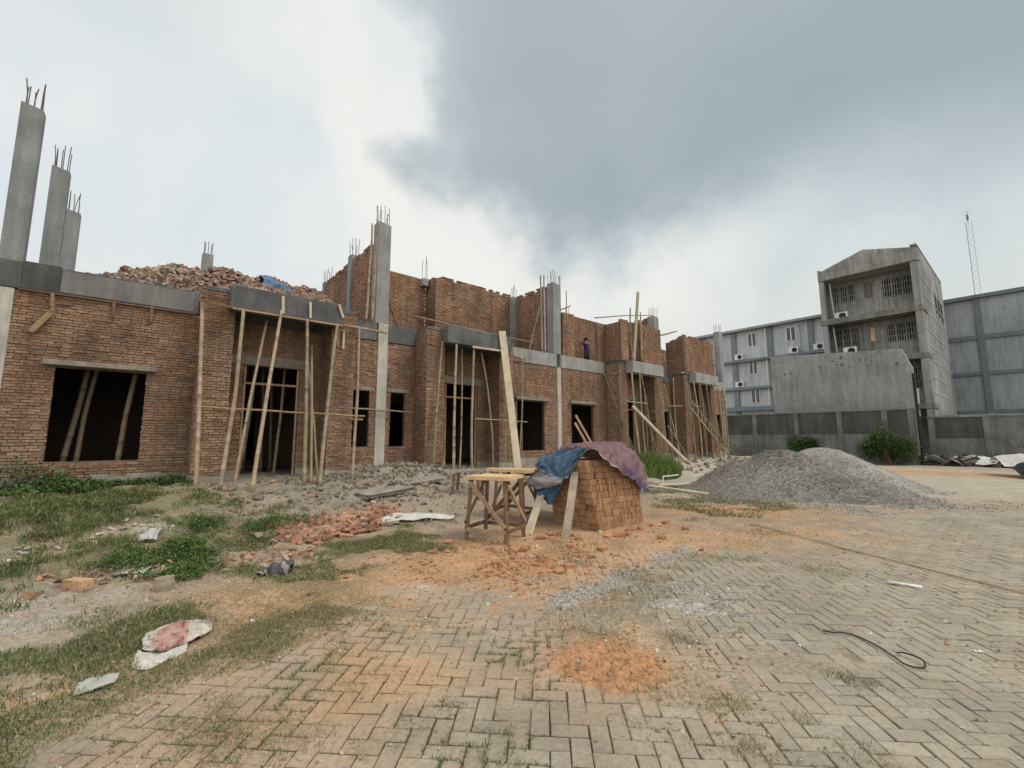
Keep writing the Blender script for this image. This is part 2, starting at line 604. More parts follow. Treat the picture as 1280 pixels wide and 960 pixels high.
def H0(x, y):
    """raised earth bank along the houses"""
    s, t = ST(x, y)
    base = 0.58 + (0.50 - 0.58) * sstep(8, 11, s)
    te = 5.8 + (4.2 - 5.8) * sstep(6, 11, s)
    h = base * (1 - sstep(1.2, te, t)) * (1 - sstep(26, 31, s))
    # rubble bank under the small windows between the first two porches
    h = h + 0.22 * np.exp(-((s - 5.2) / 1.2) ** 2 - ((t - 1.3) / 0.8) ** 2)
    return h


def ground_fields(x, y):
    s, t = ST(x, y)
    n1 = fbm(x, y, 0.9, 10, 4)
    n2 = fbm(x, y, 3.1, 20, 4)
    n3 = fbm(x, y, 9.0, 30, 3)
    clear = polydist(x, y, CLEAR)
    cov = 0.030 - 0.041 * sstep(-2.0, 0.75, clear + 0.9 * n1)
    cov = cov + 0.013 * n2 + 0.007 * n3
    # wind-blown dust lies thicker towards the right and the far end of the paving
    cov = cov + 0.0045 * sstep(1.0, 3.0, x + .8 * n1) + 0.011 * sstep(6.0, 11.0, y + n1) + 0.010 * sstep(0.15, .5, n1)
    # the loose orange sand patch on the paving and a few thin ones
    patch = np.exp(-(((x - 0.66) / 0.40) ** 2 + ((y - 3.22) / 0.34) ** 2) ** 1.4)
    cov = cov + patch * (0.055 + 0.05 * n2 + .012 * np.sin((x * .75 - y * .66) * 46 + 3 * n1))
    patch2 = np.exp(-(((x - 0.72) / 0.5) ** 2 + ((y - 3.75) / 0.5) ** 2))
    cov = cov + patch2 * (0.014 + 0.02 * n2)
    patch3 = np.exp(-(((x - 4.6) / 1.3) ** 2 + ((y - 7.3) / 0.9) ** 2))
    cov = cov + patch3 * (0.010 + 0.02 * n2)
    strip = np.exp(-((y - (4.35 + (x - 0.4) * 0.95)) / 0.28) ** 2) * sstep(0.1, 0.5, x) * (1 - sstep(2.2, 2.8, x))
    cov = cov + strip * (0.012 + 0.016 * n3)
    strip2 = np.exp(-(((x - 1.75) / 0.45) ** 2 + ((y - 4.4) / 0.5) ** 2))
    cov = cov + strip2 * (0.008 + 0.02 * n3)
    h = H0(x, y)
    rough = sstep(4.8, 3.2, t) if False else (1 - sstep(2.6, 5.0, t))
    bank = np.exp(-((s - 5.0) / 2.6) ** 2 - ((t - 1.8) / 1.7) ** 2)
    z = h + cov + rough * (0.07 * n1 + 0.05 * n2 + 0.02 * n3) + bank * (.09 * n2 + .06 * n3) - 0.004
    # ---- colours (soil kinds, not light)
    k = np.broadcast_to
    tan = np.array((0.315, 0.25, 0.178))
    orange = np.array((0.43, 0.275, 0.158))
    deep = np.array((0.455, 0.238, 0.118))
    grey = np.array((0.245, 0.218, 0.175))
    pale = np.array((0.40, 0.365, 0.29))
    joint = np.array((0.115, 0.092, 0.062))
    white = np.array((0.60, 0.58, 0.53))
    gravelc = np.array((0.345, 0.335, 0.305))
    c = np.empty(x.shape + (3,))
    c[:] = tan

    def blend(c, m, col):
        m = np.clip(m, 0, 1)[..., None]
        return c * (1 - m) + np.asarray(col) * m
    c = blend(c, sstep(-0.25, 0.35, n1 + 0.5 * n2) * 0.45, (0.33, 0.255, 0.18))
    c = blend(c, sstep(-0.7, 0.5, polydist(x, y, ORST) + 1.0 * n1 + 0.5 * n2) * 0.92, orange)
    c = blend(c, np.exp(-(((x - 0.4) / 1.5) ** 2 + ((y - 5.7) / 0.75) ** 2)) * (0.7 + n2), deep)
    c = blend(c, np.clip(patch * 1.6, 0, 1) * (0.9 + 0.4 * n2), deep * np.array((1.02, 1.12, 1.2)))
    c = blend(c, np.exp(-(((x - 4.6) / 1.6) ** 2 + ((y - 9.6) / 0.7) ** 2)) * 0.85, deep)
    c = blend(c, patch3 * (0.55 + n2), orange)
    # greyish earth close to the walls and grey wheel track at the left edge
    c = blend(c, (1 - sstep(2.6, 5.0, t + 0.9 * n1)) * sstep(.6, 2.6, s), grey)
    c = blend(c, (1 - sstep(3.2, 5.6, t + 1.2 * n1)) * sstep(2.8, 4.2, s) * (1 - sstep(9, 12, s)) * (.75 + n2), (0.29, 0.255, 0.20))
    gm = np.clip(sstep(-0.5, 0.4, polydist(x, y, G1) + 0.8 * n1), 0, 1) * sstep(-.45, .1, n2 + .15)
    c = blend(c, gm * .6, (0.135, 0.135, 0.07))
    gm = np.clip(sstep(-0.3, 0.35, polydist(x, y, G2) + 0.6 * n1), 0, 1) * sstep(-.3, .2, n2)
    c = blend(c, gm * .45, (0.18, 0.165, 0.095))
    gm = np.clip(sstep(-0.4, 0.4, polydist(x, y, G3) + 0.8 * n1), 0, 1) * sstep(-.25, .2, n2)
    c = blend(c, gm * .55, (0.18, 0.16, 0.09))
    track = np.exp(-((x + 4.35 + 0.0 * y) / 0.75) ** 2) * (1 - sstep(4.0, 5.2, y))
    c = blend(c, track * (0.9 + n2), (0.40, 0.37, 0.32))
    chalk = np.exp(-((t - (4.3 - 0.55 * (s + 1.0))) / 0.35) ** 2) * sstep(-2.2, -1.2, s) * (1 - sstep(0.8, 1.6, s))
    c = blend(c, chalk * sstep(-0.05, 0.4, n2 + 0.15) * .8, (0.40, 0.37, 0.31))
    c = blend(c, strip * (0.75 + n3), gravelc)
    c = blend(c, strip2 * (0.5 + 1.2 * n3), (0.52, 0.51, 0.48))
    wp = np.exp(-(((x + 0.85) / 0.38) ** 2 + ((y - 4.72) / 0.17) ** 2)) + 0.8 * np.exp(-(((x - 1.75) / 0.3) ** 2 + ((y - 4.15) / 0.3) ** 2))
    c = blend(c, wp * sstep(-0.2, 0.3, n3 + 0.3 * n2 + 0.12) * 0.8, white)
    # far yard: pale dirt, orange strip in front of the boundary wall
    far = sstep(9.0, 13.0, y + 0.9 * n1) * sstep(3, 6, x)
    c = blend(c, far * 0.9, pale)
    c = blend(c, np.exp(-(((x - 6.6) / 1.4) ** 2 + ((y - 8.6) / 0.6) ** 2)) * 0.5 * (0.6 + n2), (0.36, 0.2, 0.12))
    oz = np.exp(-((s - 26.9 - 1.2 * n1) / 2.0) ** 2) * sstep(5.0, 7.5, t) * (1 - sstep(11.5, 14, t)) * (.75 + .6 * n2)
    c = blend(c, oz * 0.95, deep)
    c = blend(c, sstep(29, 31, s) * 0.7, (0.30, 0.26, 0.2))
    # fill of the joints inside the clear paving
    inside = sstep(0.2, 0.9, clear)
    c = blend(c, inside * .8, np.array((0.325, 0.285, 0.215)) * 1.0)
    c = blend(c, np.clip(patch * 1.6, 0, 1) * inside, deep)
    c = blend(c, np.clip(patch2 + patch3, 0, 1) * inside * (.5 + n2), orange)
    c = blend(c, strip * (0.75 + n3) * inside, gravelc)
    c = blend(c, strip2 * (0.5 + 1.2 * n3) * inside, (0.50, 0.485, 0.445))
    c = blend(c, far * inside * .8, pale)
    c = blend(c, inside * (1 - sstep(-0.008, 0.003, cov)) * 0.95, joint)
    return z, c, cov


def axis(segs):
    out = []
    for a, b, st in segs:
        out.append(np.arange(a, b, st))
    return np.concatenate(out)


def make_ground():
    xs = axis([(-600, -100, 100), (-100, -30, 10), (-30, -12, 1.2), (-12, -6, 0.2), (-6, 3.6, 0.045), (3.6, 8, 0.11), (8, 20, 0.4), (20, 50, 1.5), (50, 120, 10), (120, 601, 80)])
    ys = axis([(-300, -20, 40), (-20, 0, 2), (0, 1.6, 0.2), (1.6, 9, 0.042), (9, 14, 0.11), (14, 30, 0.4), (30, 60, 1.5), (60, 140, 10), (140, 901, 90)])
    X, Y = np.meshgrid(xs, ys, indexing='ij')
    z, c, cov = ground_fields(X, Y)
    nx, ny = X.shape
    v = np.stack([X, Y, z], -1).reshape(-1, 3)
    i = np.arange(nx - 1)[:, None] * ny + np.arange(ny - 1)[None, :]
    q = np.stack([i, i + ny, i + ny + 1, i + 1], -1).reshape(-1, 4)
    o = np_mesh('ground', v, quads=q, vcol=c.reshape(-1, 3), mats=M['soil'], smooth=True)
    tag(o, 'bare earth yard of orange clay, grey dirt and dust around the unfinished houses', 'ground', kind='structure')


make_ground()


def make_pavers():
    Wd = 0.105
    a = math.radians(-4.5)
    ca, sa = math.cos(a), math.sin(a)
    gx, gy = np.meshgrid(np.arange(-90, 170), np.arange(-10, 150), indexing='ij')
    r = (gx - gy) % 4
    quads = []
    vs = []
    cs = []
    Lh = []
    for typ, rr in (('H', 0), ('V', 3)):
        sel = r == rr
        cx = gx[sel] * Wd
        cy = gy[sel] * Wd
        w = np.full(cx.shape, 2 * Wd if typ == 'H' else Wd)
        h = np.full(cx.shape, Wd if typ == 'H' else 2 * Wd)
        Lh.append(np.stack([cx + w / 2, cy + h / 2, w, h], 1))
    A = np.concatenate(Lh)
    cx = A[:, 0] * ca - A[:, 1] * sa
    cy = A[:, 0] * sa + A[:, 1] * ca
    s, t = ST(cx, cy)
    ok = (cy > 1.2) & (cy < 12.5) & (np.abs(cx) < cy * 1.35 + 1.2) & (cx < 15) & (t > 4.2) & (cx > -5.2)
    A = A[ok]
    cx = cx[ok]
    cy = cy[ok]
    z, c, cov = ground_fields(cx, cy)
    und = 0.012 * fbm(cx, cy, 0.7, 60, 2)
    keep = (z - und < 0.028)
    A, cx, cy, c, und = A[keep], cx[keep], cy[keep], c[keep], und[keep]
    n = len(cx)
    gap = 0.0024 + 0.0030 * NR.random(n)
    bw = 0.004
    tilt = NR.normal(0, 0.006, (n, 2))
    zo = NR.normal(0, 0.0022, n) + und
    yaw = a + NR.normal(0, 0.008, n)
    hw = A[:, 2] / 2 - gap
    hh = A[:, 3] / 2 - gap
    V = np.empty((n, 12, 3))
    corners = [(-1, -1), (1, -1), (1, 1), (-1, 1)]
    jit = NR.normal(0, 0.0018, (n, 12, 2))
    for k, (px, py) in enumerate(corners):
        for layer, (ins, zz) in enumerate(((bw, 0.0), (0.0, -0.0045), (0.0, -0.05))):
            lx = px * (hw - ins) + jit[:, k, 0]
            ly = py * (hh - ins) + jit[:, k, 1]
            V[:, layer * 4 + k, 0] = cx + lx * np.cos(yaw) - ly * np.sin(yaw)
            V[:, layer * 4 + k, 1] = cy + lx * np.sin(yaw) + ly * np.cos(yaw)
            V[:, layer * 4 + k, 2] = zo + zz + lx * tilt[:, 0] + ly * tilt[:, 1]
    f = [(0, 1, 2, 3)]
    for k in range(4):
        k2 = (k + 1) % 4
        f.append((4 + k, 4 + k2, k2, k))
        f.append((8 + k, 8 + k2, 4 + k2, 4 + k))
    f = np.array(f)
    Q = (np.arange(n)[:, None, None] * 12 + f[None]).reshape(-1, 4)
    # colour: grey-khaki concrete, dusted by the earth lying next to it
    vx = V[:, :, 0]
    vy = V[:, :, 1]
    base = np.array((0.312, 0.278, 0.216))
    br = np.clip(1 + NR.normal(0, 0.05, n), 0.8, 1.2)[:, None, None]
    hue = NR.normal(0, 0.012, n)[:, None, None] * np.array((1, 0, -1.0))
    col = base * br + hue * 0.3
    dn = fbm(vx, vy, 1.3, 70, 4)
    orst = sstep(-1.4, 0.4, polydist(vx, vy, ORST) + 1.2 * dn)
    near = np.exp(-(((vx - 0.66) / 0.75) ** 2 + ((vy - 3.3) / 0.7) ** 2))
    o2 = np.exp(-(((vx - 4.6) / 1.8) ** 2 + ((vy - 7.3) / 1.2) ** 2)) * 0.7
    lb = sstep(-0.6, -1.6, vx) if False else (1 - sstep(-1.3, 0.2, vx + 0.6 * dn)) * (1 - sstep(4.5, 5.5, vy))
    dust = np.clip(np.maximum.reduce([orst, near, o2, lb * 0.72]) * (0.75 + 0.9 * dn), 0, 0.9)[..., None]
    col = col * (1 - dust) + np.array((0.425, 0.275, 0.165)) * dust
    pz = np.clip(sstep(6.5, 11, vy) * 0.55, 0, 1)[..., None]
    col = col * (1 - pz) + np.array((0.34, 0.31, 0.245)) * pz
    dk = np.clip(sstep(0.1, 0.55, fbm(vx, vy, 2.2, 80, 4)) * 0.4, 0, 1)[..., None]
    col = col * (1 - dk) + np.array((0.2, 0.175, 0.135)) * dk
    o = np_mesh('paving', V.reshape(-1, 3), quads=Q, vcol=col.reshape(-1, 3), mats=M['paver'])
    tag(o, 'herringbone concrete block paving, dusty and partly buried under orange earth', 'paving', kind='structure')


make_pavers()


def gz(x, y):
    z, c, cov = ground_fields(np.array([x]), np.array([y]))
    return float(z[0])


def gz_arr(x, y):
    return ground_fields(x, y)[0]


def sample(n, box, dens):
    """n accepted random points in box by density function 0..1"""
    xs, ys = [], []
    got = 0
    while got < n:
        x = NR.uniform(box[0], box[1], n * 2)
        y = NR.uniform(box[2], box[3], n * 2)
        k = NR.random(n * 2) < dens(x, y)
        xs.append(x[k])
        ys.append(y[k])
        got += k.sum()
    return np.concatenate(xs)[:n], np.concatenate(ys)[:n]


def blades(name, x, y, z, h, w, lean, cols, label):
    n = len(x)
    az = NR.uniform(0, 2 * np.pi, n)
    faz = NR.uniform(0, 2 * np.pi, n)
    lx = np.cos(az) * lean * h
    ly = np.sin(az) * lean * h
    px, py = np.cos(faz) * w / 2, np.sin(faz) * w / 2
    V = np.empty((n, 5, 3))
    V[:, 0] = np.stack([x - px, y - py, z - 0.01], 1)
    V[:, 1] = np.stack([x + px, y + py, z - 0.01], 1)
    V[:, 2] = np.stack([x + px * .8 + lx * .35, y + py * .8 + ly * .35, z + h * .6], 1)
    V[:, 3] = np.stack([x - px * .8 + lx * .35, y - py * .8 + ly * .35, z + h * .6], 1)
    V[:, 4] = np.stack([x + lx, y + ly, z + h * np.clip(1.1 - lean * .45, .25, 1)], 1)
    b = np.arange(n)[:, None] * 5
    o = np_mesh(name, V.reshape(-1, 3), quads=b + np.array([0, 1, 2, 3]), tris=b + np.array([3, 2, 4]), qc=cols, tc=cols, mats=M['grass'])
    if label:
        tag(o, label, 'grass', kind='stuff')
    return o


GREEN = np.array((0.118, 0.158, 0.047))
DGREEN = np.array((0.07, 0.115, 0.032))
DRY = np.array((0.225, 0.185, 0.10))
STRAW = np.array((0.38, 0.32, 0.19))


def gcols(n, dry):
    k = NR.random(n)
    c = np.where((k < dry * 0.55)[:, None], DRY, np.where((k < dry)[:, None], STRAW, np.where((k < dry + (1 - dry) * .5)[:, None], GREEN, DGREEN)))
    return c * NR.uniform(0.7, 1.35, (n, 1))


TUFTS = [(0.79, 5.69, .16, .6, .6), (2.49, 5.94, .28, 1, .55), (1.3, 3.62, .13, 1, .75), (1.87, 3.76, .07, .4, .6), (1.25, 2.79, .14, 1, .75),
         (1.19, 4.58, .3, .7, .55), (-0.61, 2.61, .1, .8, .4), (-0.69, 2.45, .12, .8, .4), (0.0, 2.32, .06, .4, .4), (2.15, 3.1, .08, .7, .8),
         (1.19, 2.4, .1, .8, .8), (-1.08, 2.49, .15, 1, .5), (-0.38, 2.79, .09, .8, .4), (2.25, 3.0, .12, .7, .7), (1.52, 5.15, .3, .9, .6),
         (1.48, 3.92, .06, .4, .6), (0.62, 3.72, .22, .5, .75), (0.42, 3.15, .07, .4, .6), (4.16, 7.39, .3, .5, .6), (2.98, 5.88, .2, .6, .5),
         (-0.4, 2.97, .12, .7, .4), (1.6, 2.65, .08, .4, .7), (0.98, 2.45, .09, .4, .7), (0.66, 2.61, .06, .3, .7), (3.34, 3.62, .06, .4, .6),
         (-0.95, 2.9, .13, .7, .35), (-0.75, 3.1, .1, .6, .4), (1.0, 4.1, .3, .5, .75), (0.45, 4.15, .12, .3, .6), (0.85, 2.95, .1, .4, .8),
         (1.55, 4.85, .25, .6, .5), (1.95, 5.5, .2, .5, .5), (3.2, 4.6, .1, .3, .6), (2.9, 5.1, .12, .3, .5), (1.75, 2.35, .12, .5, .8), (3.7, 5.4, .35, .5, .7)]


def joint_mask(x, y):
    """1 close to the joints of the herringbone"""
    a = math.radians(-4.5)
    u = (x * math.cos(a) + y * math.sin(a)) / .105
    v = (-x * math.sin(a) + y * math.cos(a)) / .105
    i, j = np.floor(u).astype(int), np.floor(v).astype(int)
    fu, fv = u - i, v - j
    r = (i - j) % 4
    w = .1
    lft = (fu < w) & (r != 1)
    rgt = (fu > 1 - w) & (r != 0)
    bot = (fv < w) & (r != 2)
    top = (fv > 1 - w) & (r != 3)
    return (lft | rgt | bot | top).astype(float)


def make_grass():
    P = []
    # left bank: thick green; bottom-left: mixed dry; patches further right
    def d1(x, y):
        n = fbm(x, y, 1.1, 40, 4)
        return sstep(-0.45, 0.3, polydist(x, y, G1) + 0.7 * n) * sstep(-0.22, 0.25, n + 0.35 * fbm(x, y, 4.0, 42, 2) + .02)

    def d2(x, y):
        n = fbm(x, y, 2.0, 44, 4)
        return sstep(-0.35, 0.3, polydist(x, y, G2) + 0.7 * n) * sstep(-0.2, 0.25, n)

    def d3(x, y):
        n = fbm(x, y, 1.7, 48, 4)
        return sstep(-0.4, 0.4, polydist(x, y, G3) + 0.9 * n) * sstep(-0.1, 0.25, n)

    def d4(x, y):
        n = fbm(x, y, 1.2, 52, 4)
        return sstep(-0.5, 0.6, polydist(x, y, G4) + 1.2 * n) * sstep(-0.12, 0.2, n)

    def add(n, box, dens, h, w, lean, dry):
        x, y = sample(n, box, dens)
        P.append((x, y, NR.uniform(h[0], h[1], n), NR.uniform(w[0], w[1], n), NR.uniform(lean[0], lean[1], n), gcols(n, dry)))
    add(52000, (-12.5, -3, 4, 9), d1, (.02, .13), (.004, .010), (.3, 1.6), .26)
    def d2g(x, y):
        return d2(x, y) * (1 - sstep(-2.9, -2.1, x - .15 * (y - 3)))

    def d2d(x, y):
        return d2(x, y) * sstep(-2.9, -2.1, x - .15 * (y - 3))
    add(13000, (-4.5, -1, 1.6, 4.6), d2g, (.015, .07), (.003, .006), (.4, 1.9), .25)
    add(24000, (-4.5, -.6, 1.6, 4.6), d2d, (.010, .045), (.002, .0045), (.5, 2.2), .66)
    add(20000, (-4, -.6, 4.3, 8.4), d3, (.015, .05), (.004, .008), (.4, 1.8), .4)
    add(11000, (3, 7, 8, 16), d4, (.02, .07), (.006, .014), (.4, 1.6), .4)
    # thin dry wisps over all the dirt on the left
    def d5(x, y):
        n = fbm(x, y, 1.6, 56, 4)
        return (1 - sstep(-0.3, 0.5, polydist(x, y, CLEAR))) * sstep(0.1, 0.4, n) * 0.8
    add(11000, (-5, 1, 1.6, 7), d5, (.012, .04), (.002, .0045), (.5, 2.2), .75)
    # joints of the paving
    def d6(x, y):
        n = fbm(x, y, 1.3, 64, 4)
        return joint_mask(x, y) * sstep(-0.05, 0.3, n) * (1 - 0.6 * sstep(2, 5, x)) * (np.abs(x) < y * 1.3)
    add(16000, (-3, 6, 1.7, 7), d6, (.008, .026), (.002, .004), (.4, 2), .5)
    def d7(x, y):
        n = fbm(x, y, 2.1, 66, 4)
        return joint_mask(x, y) * sstep(-0.05, 0.25, n) * (1 - sstep(0.1, .9, x)) * (1 - sstep(3.2, 4.4, y))
    add(9000, (-2.2, 1, 1.7, 4.4), d7, (.012, .042), (.0025, .005), (.4, 1.8), .25)
    for (tx, ty, rr, q, dry) in TUFTS:
        n = int(420 * q * (rr / .15) ** 1.1)
        a = NR.uniform(0, 2 * np.pi, n)
        rad = rr * np.sqrt(NR.random(n)) * (0.6 + 0.8 * NR.random(n))
        x = tx + np.cos(a) * rad * 1.2
        y = ty + np.sin(a) * rad * .9
        P.append((x, y, NR.uniform(.015, .065, n) * (0.6 + 1.6 * rr), NR.uniform(.0015, .0042, n), NR.uniform(.4, 2.0, n), gcols(n, dry)))
    x, y, h, w, l, c = [np.concatenate([p[i] for p in P]) for i in range(6)]
    blades('grass', x, y, gz_arr(x, y), h, w, l, c, 'short green and dry grass growing in patches over the earth and paving joints')


make_grass()


def leaf_cloud(name, px, py, pz, size, cols, mats, up=0.5):
    """folded diamond leaves at given points"""
    n = len(px)
    az = NR.uniform(0, 2 * np.pi, n)
    el = NR.normal(0.1, up, n)
    d = np.stack([np.cos(az) * np.cos(el), np.sin(az) * np.cos(el), np.sin(el)], 1)
    sidev = np.stack([-np.sin(az), np.cos(az), NR.normal(0, .35, n)], 1)
    sidev /= np.linalg.norm(sidev, axis=1)[:, None]
    nrm = np.cross(d, sidev)
    p = np.stack([px, py, pz], 1)
    L_ = size[:, None]
    Vv = np.empty((n, 4, 3))
    Vv[:, 0] = p
    Vv[:, 1] = p + d * L_ * .5 + sidev * L_ * .28 + nrm * L_ * .08
    Vv[:, 2] = p + d * L_
    Vv[:, 3] = p + d * L_ * .5 - sidev * L_ * .28 + nrm * L_ * .08
    b = np.arange(n)[:, None] * 4
    t = np.concatenate([b + np.array([0, 1, 2]), b + np.array([0, 2, 3])])
    return np_mesh(name, Vv.reshape(-1, 3), tris=t, tc=np.concatenate([cols, cols * 0.9]), mats=mats)


def make_weeds():
    def dl(x, y):
        n = fbm(x, y, 1.4, 90, 4)
        return sstep(-0.3, 0.3, polydist(x, y, LEAFY) + 0.8 * n) * sstep(-0.2, 0.15, n + .05)
    x, y = sample(13000, (-5.6, -3, 4.9, 8), dl)
    hh = NR.uniform(0.01, 0.16, len(x)) * (0.7 + fbm(x, y, 2.5, 95, 2))
    c = np.array((0.082, 0.13, 0.04)) * NR.uniform(.6, 1.6, (len(x), 1))
    o = leaf_cloud('weeds', x, y, gz_arr(x, y) + hh, NR.uniform(.018, .045, len(x)), c, M['leaf'])
    tag(o, 'low leafy green weeds on the edge of the earth bank left of the brick rubble', 'weeds', kind='stuff')

    def dw(x, y):
        s, t = ST(x, y)
        n = fbm(x, y, 1.2, 97, 3)
        return ((t > .05) & (t < 1.6) & (s > -2.6) & (s < .9)) * sstep(-.15, .35, n + .28 - .12 * t - .25 * sstep(-1.3, 0.3, s))
    x, y = sample(11000, (-12, -5, 5.5, 10.5), dw)
    s, t = ST(x, y)
    hh = NR.random(len(x)) ** 1.5 * (0.12 + 0.55 * np.exp(-((s + 1.55) / .55) ** 2) * np.exp(-((t - .5) / .5) ** 2))
    c = np.array((0.062, 0.105, 0.034)) * NR.uniform(.6, 1.7, (len(x), 1))
    o = leaf_cloud('weeds', x, y, gz_arr(x, y) + hh, NR.uniform(.03, .08, len(x)), c, M['leaf'])
    tag(o, 'dark green weeds climbing at the foot of the wall below the large window', 'weeds', kind='stuff')
    # tall grass clump at the third porch
    n = 3600
    a = NR.uniform(0, 2 * np.pi, n)
    r = np.sqrt(NR.random(n))
    cs, ct = 14.55, 2.6
    s = cs + np.cos(a) * r * 1.55
    t = ct + np.sin(a) * r * 0.9
    x = s * U[0] + (t - DIST) * V[0]
    y = s * U[1] + (t - DIST) * V[1]
    h = NR.uniform(.35, 1.15, n) * (1.0 - .45 * r)
    c = np.array((0.135, 0.19, 0.055)) * NR.uniform(.6, 1.5, (n, 1))
    o = blades('tall_grass', x, y, gz_arr(x, y), h, NR.uniform(.012, .028, n), NR.uniform(.2, .9, n), c, None)
    tag(o, 'tall bright green grass clump in front of the third porch', 'grass', kind='stuff')


make_weeds()


# ------------------------------------------------------------------ stones and crumbs
OCT = [(1, 0, 0), (0, 1, 0), (-1, 0, 0), (0, -1, 0), (0, 0, 1), (0, 0, -1)]
OCTF = np.array([(0, 1, 4), (1, 2, 4), (2, 3, 4), (3, 0, 4), (1, 0, 5), (2, 1, 5), (3, 2, 5), (0, 3, 5)])


def stones(name, x, y, z, r, cols, mats):
    n = len(x)
    base = np.array(OCT, float)
    V_ = base[None] * NR.uniform(.6, 1.3, (n, 6, 1)) * r[:, None, None]
    V_ = V_ * NR.uniform(.7, 1.2, (n, 1, 3))
    a = NR.uniform(0, 6.28, n)
    b = NR.uniform(0, 6.28, n)
    ca, sa, cb, sb = np.cos(a), np.sin(a), np.cos(b), np.sin(b)
    X = V_[..., 0] * ca[:, None] - V_[..., 1] * sa[:, None]
    Y = V_[..., 0] * sa[:, None] + V_[..., 1] * ca[:, None]
    Z = V_[..., 2]
    Y2 = Y * cb[:, None] - Z * sb[:, None]
    Z2 = Y * sb[:, None] + Z * cb[:, None]
    P = np.stack([X + x[:, None], Y2 + y[:, None], Z2 * .8 + z[:, None]], -1)
    T = (np.arange(n)[:, None, None] * 6 + OCTF[None]).reshape(-1, 3)
    return np_mesh(name, P.reshape(-1, 3), tris=T, tc=np.repeat(cols, 8, axis=0), mats=mats)


CUBE = np.array([(-1, -1, -1), (1, -1, -1), (1, 1, -1), (-1, 1, -1), (-1, -1, 1), (1, -1, 1), (1, 1, 1), (-1, 1, 1)], float)
CUBEF = np.array([(0, 3, 2, 1), (4, 5, 6, 7), (0, 1, 5, 4), (1, 2, 6, 5), (2, 3, 7, 6), (3, 0, 4, 7)])


def rotmats(n, amount=1.0):
    q = NR.normal(0, 1, (n, 4))
    q[:, 0] += (1 - amount) * 8
    q /= np.linalg.norm(q, axis=1)[:, None]
    w, x, y, z = q.T
    return np.stack([np.stack([1 - 2 * (y * y + z * z), 2 * (x * y - z * w), 2 * (x * z + y * w)], -1),
                     np.stack([2 * (x * y + z * w), 1 - 2 * (x * x + z * z), 2 * (y * z - x * w)], -1),
                     np.stack([2 * (x * z - y * w), 2 * (y * z + x * w), 1 - 2 * (x * x + y * y)], -1)], 1)


def chunks(name, p, size, cols, mats, amount=1.0, extra=None):
    """broken brick pieces: skewed boxes with random turns. size (n,3) half sizes"""
    n = len(p)
    V_ = CUBE[None] * size[:, None, :] * (1 + NR.normal(0, .085, (n, 8, 3)))
    Rm = rotmats(n, amount)
    P = np.einsum('nij,nkj->nki', Rm, V_) + p[:, None, :]
    Q = (np.arange(n)[:, None, None] * 8 + CUBEF[None]).reshape(-1, 4)
    return np_mesh(name, P.reshape(-1, 3), quads=Q, qc=np.repeat(cols, 6, axis=0), mats=mats)


def make_crumbs():
    def dc(x, y):
        n = fbm(x, y, 1.5, 110, 4)
        ring = np.exp(-(((x - .6) / 2.2) ** 2 + ((y - 6) / 1.5) ** 2))
        left = (1 - sstep(-.4, .6, polydist(x, y, CLEAR))) * .45
        return np.clip((ring + left + .06) * sstep(-.35, .35, n), 0, 1)
    x, y = sample(9000, (-5.5, 6, 1.7, 9), dc)
    x2, y2 = sample(6500, (-4, 9, 1.7, 10), lambda a, b: np.clip(.35 + 1.6 * fbm(a, b, 1.1, 115, 4), 0, 1) * (np.abs(a) < b * 1.3) * np.clip(3.2 / b, 0, 1))
    x, y = np.concatenate([x, x2]), np.concatenate([y, y2])
    r = 0.0035 + 0.016 * NR.random(len(x)) ** 4
    k = NR.random((len(x), 1))
    k[-6500:] = .35 + .65 * k[-6500:]
    c = np.where(k < .45, np.array((.38, .225, .13)), np.where(k < .75, np.array((.36, .31, .24)), np.where(k < .9, np.array((.24, .18, .13)), np.array((.58, .56, .5)))))
    o = stones('crumbs', x, y, np.maximum(gz_arr(x, y), np.where(polydist(x, y, CLEAR) > 0, 0, -1)) + r * .3, r, c * NR.uniform(.75, 1.2, (len(x), 1)), M['stone'])
    tag(o, 'crumbs of brick, clods and pebbles strewn over the earth', 'rubble', kind='stuff')
    # crushed stone spilled on the paving
    def ds(x, y):
        st = np.exp(-((y - (4.4 + (x - .4) * .95)) / .2) ** 2) * sstep(0.2, .5, x) * (1 - sstep(2.1, 2.6, x))
        st = st + .6 * np.exp(-(((x - 1.8) / .5) ** 2 + ((y - 4.6) / .55) ** 2)) + .5 * np.exp(-(((x - .25) / .4) ** 2 + ((y - 5.05) / .12) ** 2))
        return np.clip(st * (0.8 + fbm(x, y, 4, 120, 3)), 0, 1)
    x, y = sample(5200, (-.5, 3, 3.6, 6.8), ds)
    r = 0.004 + 0.010 * NR.random(len(x)) ** 2
    c = np.array((.385, .37, .34)) * NR.uniform(.55, 1.45, (len(x), 1))
    o = stones('gravel', x, y, np.maximum(gz_arr(x, y), 0.0) + r * .35, r, c, M['stone'])
    tag(o, 'thin spill of grey crushed stone across the paving', 'gravel', kind='stuff')


make_crumbs()


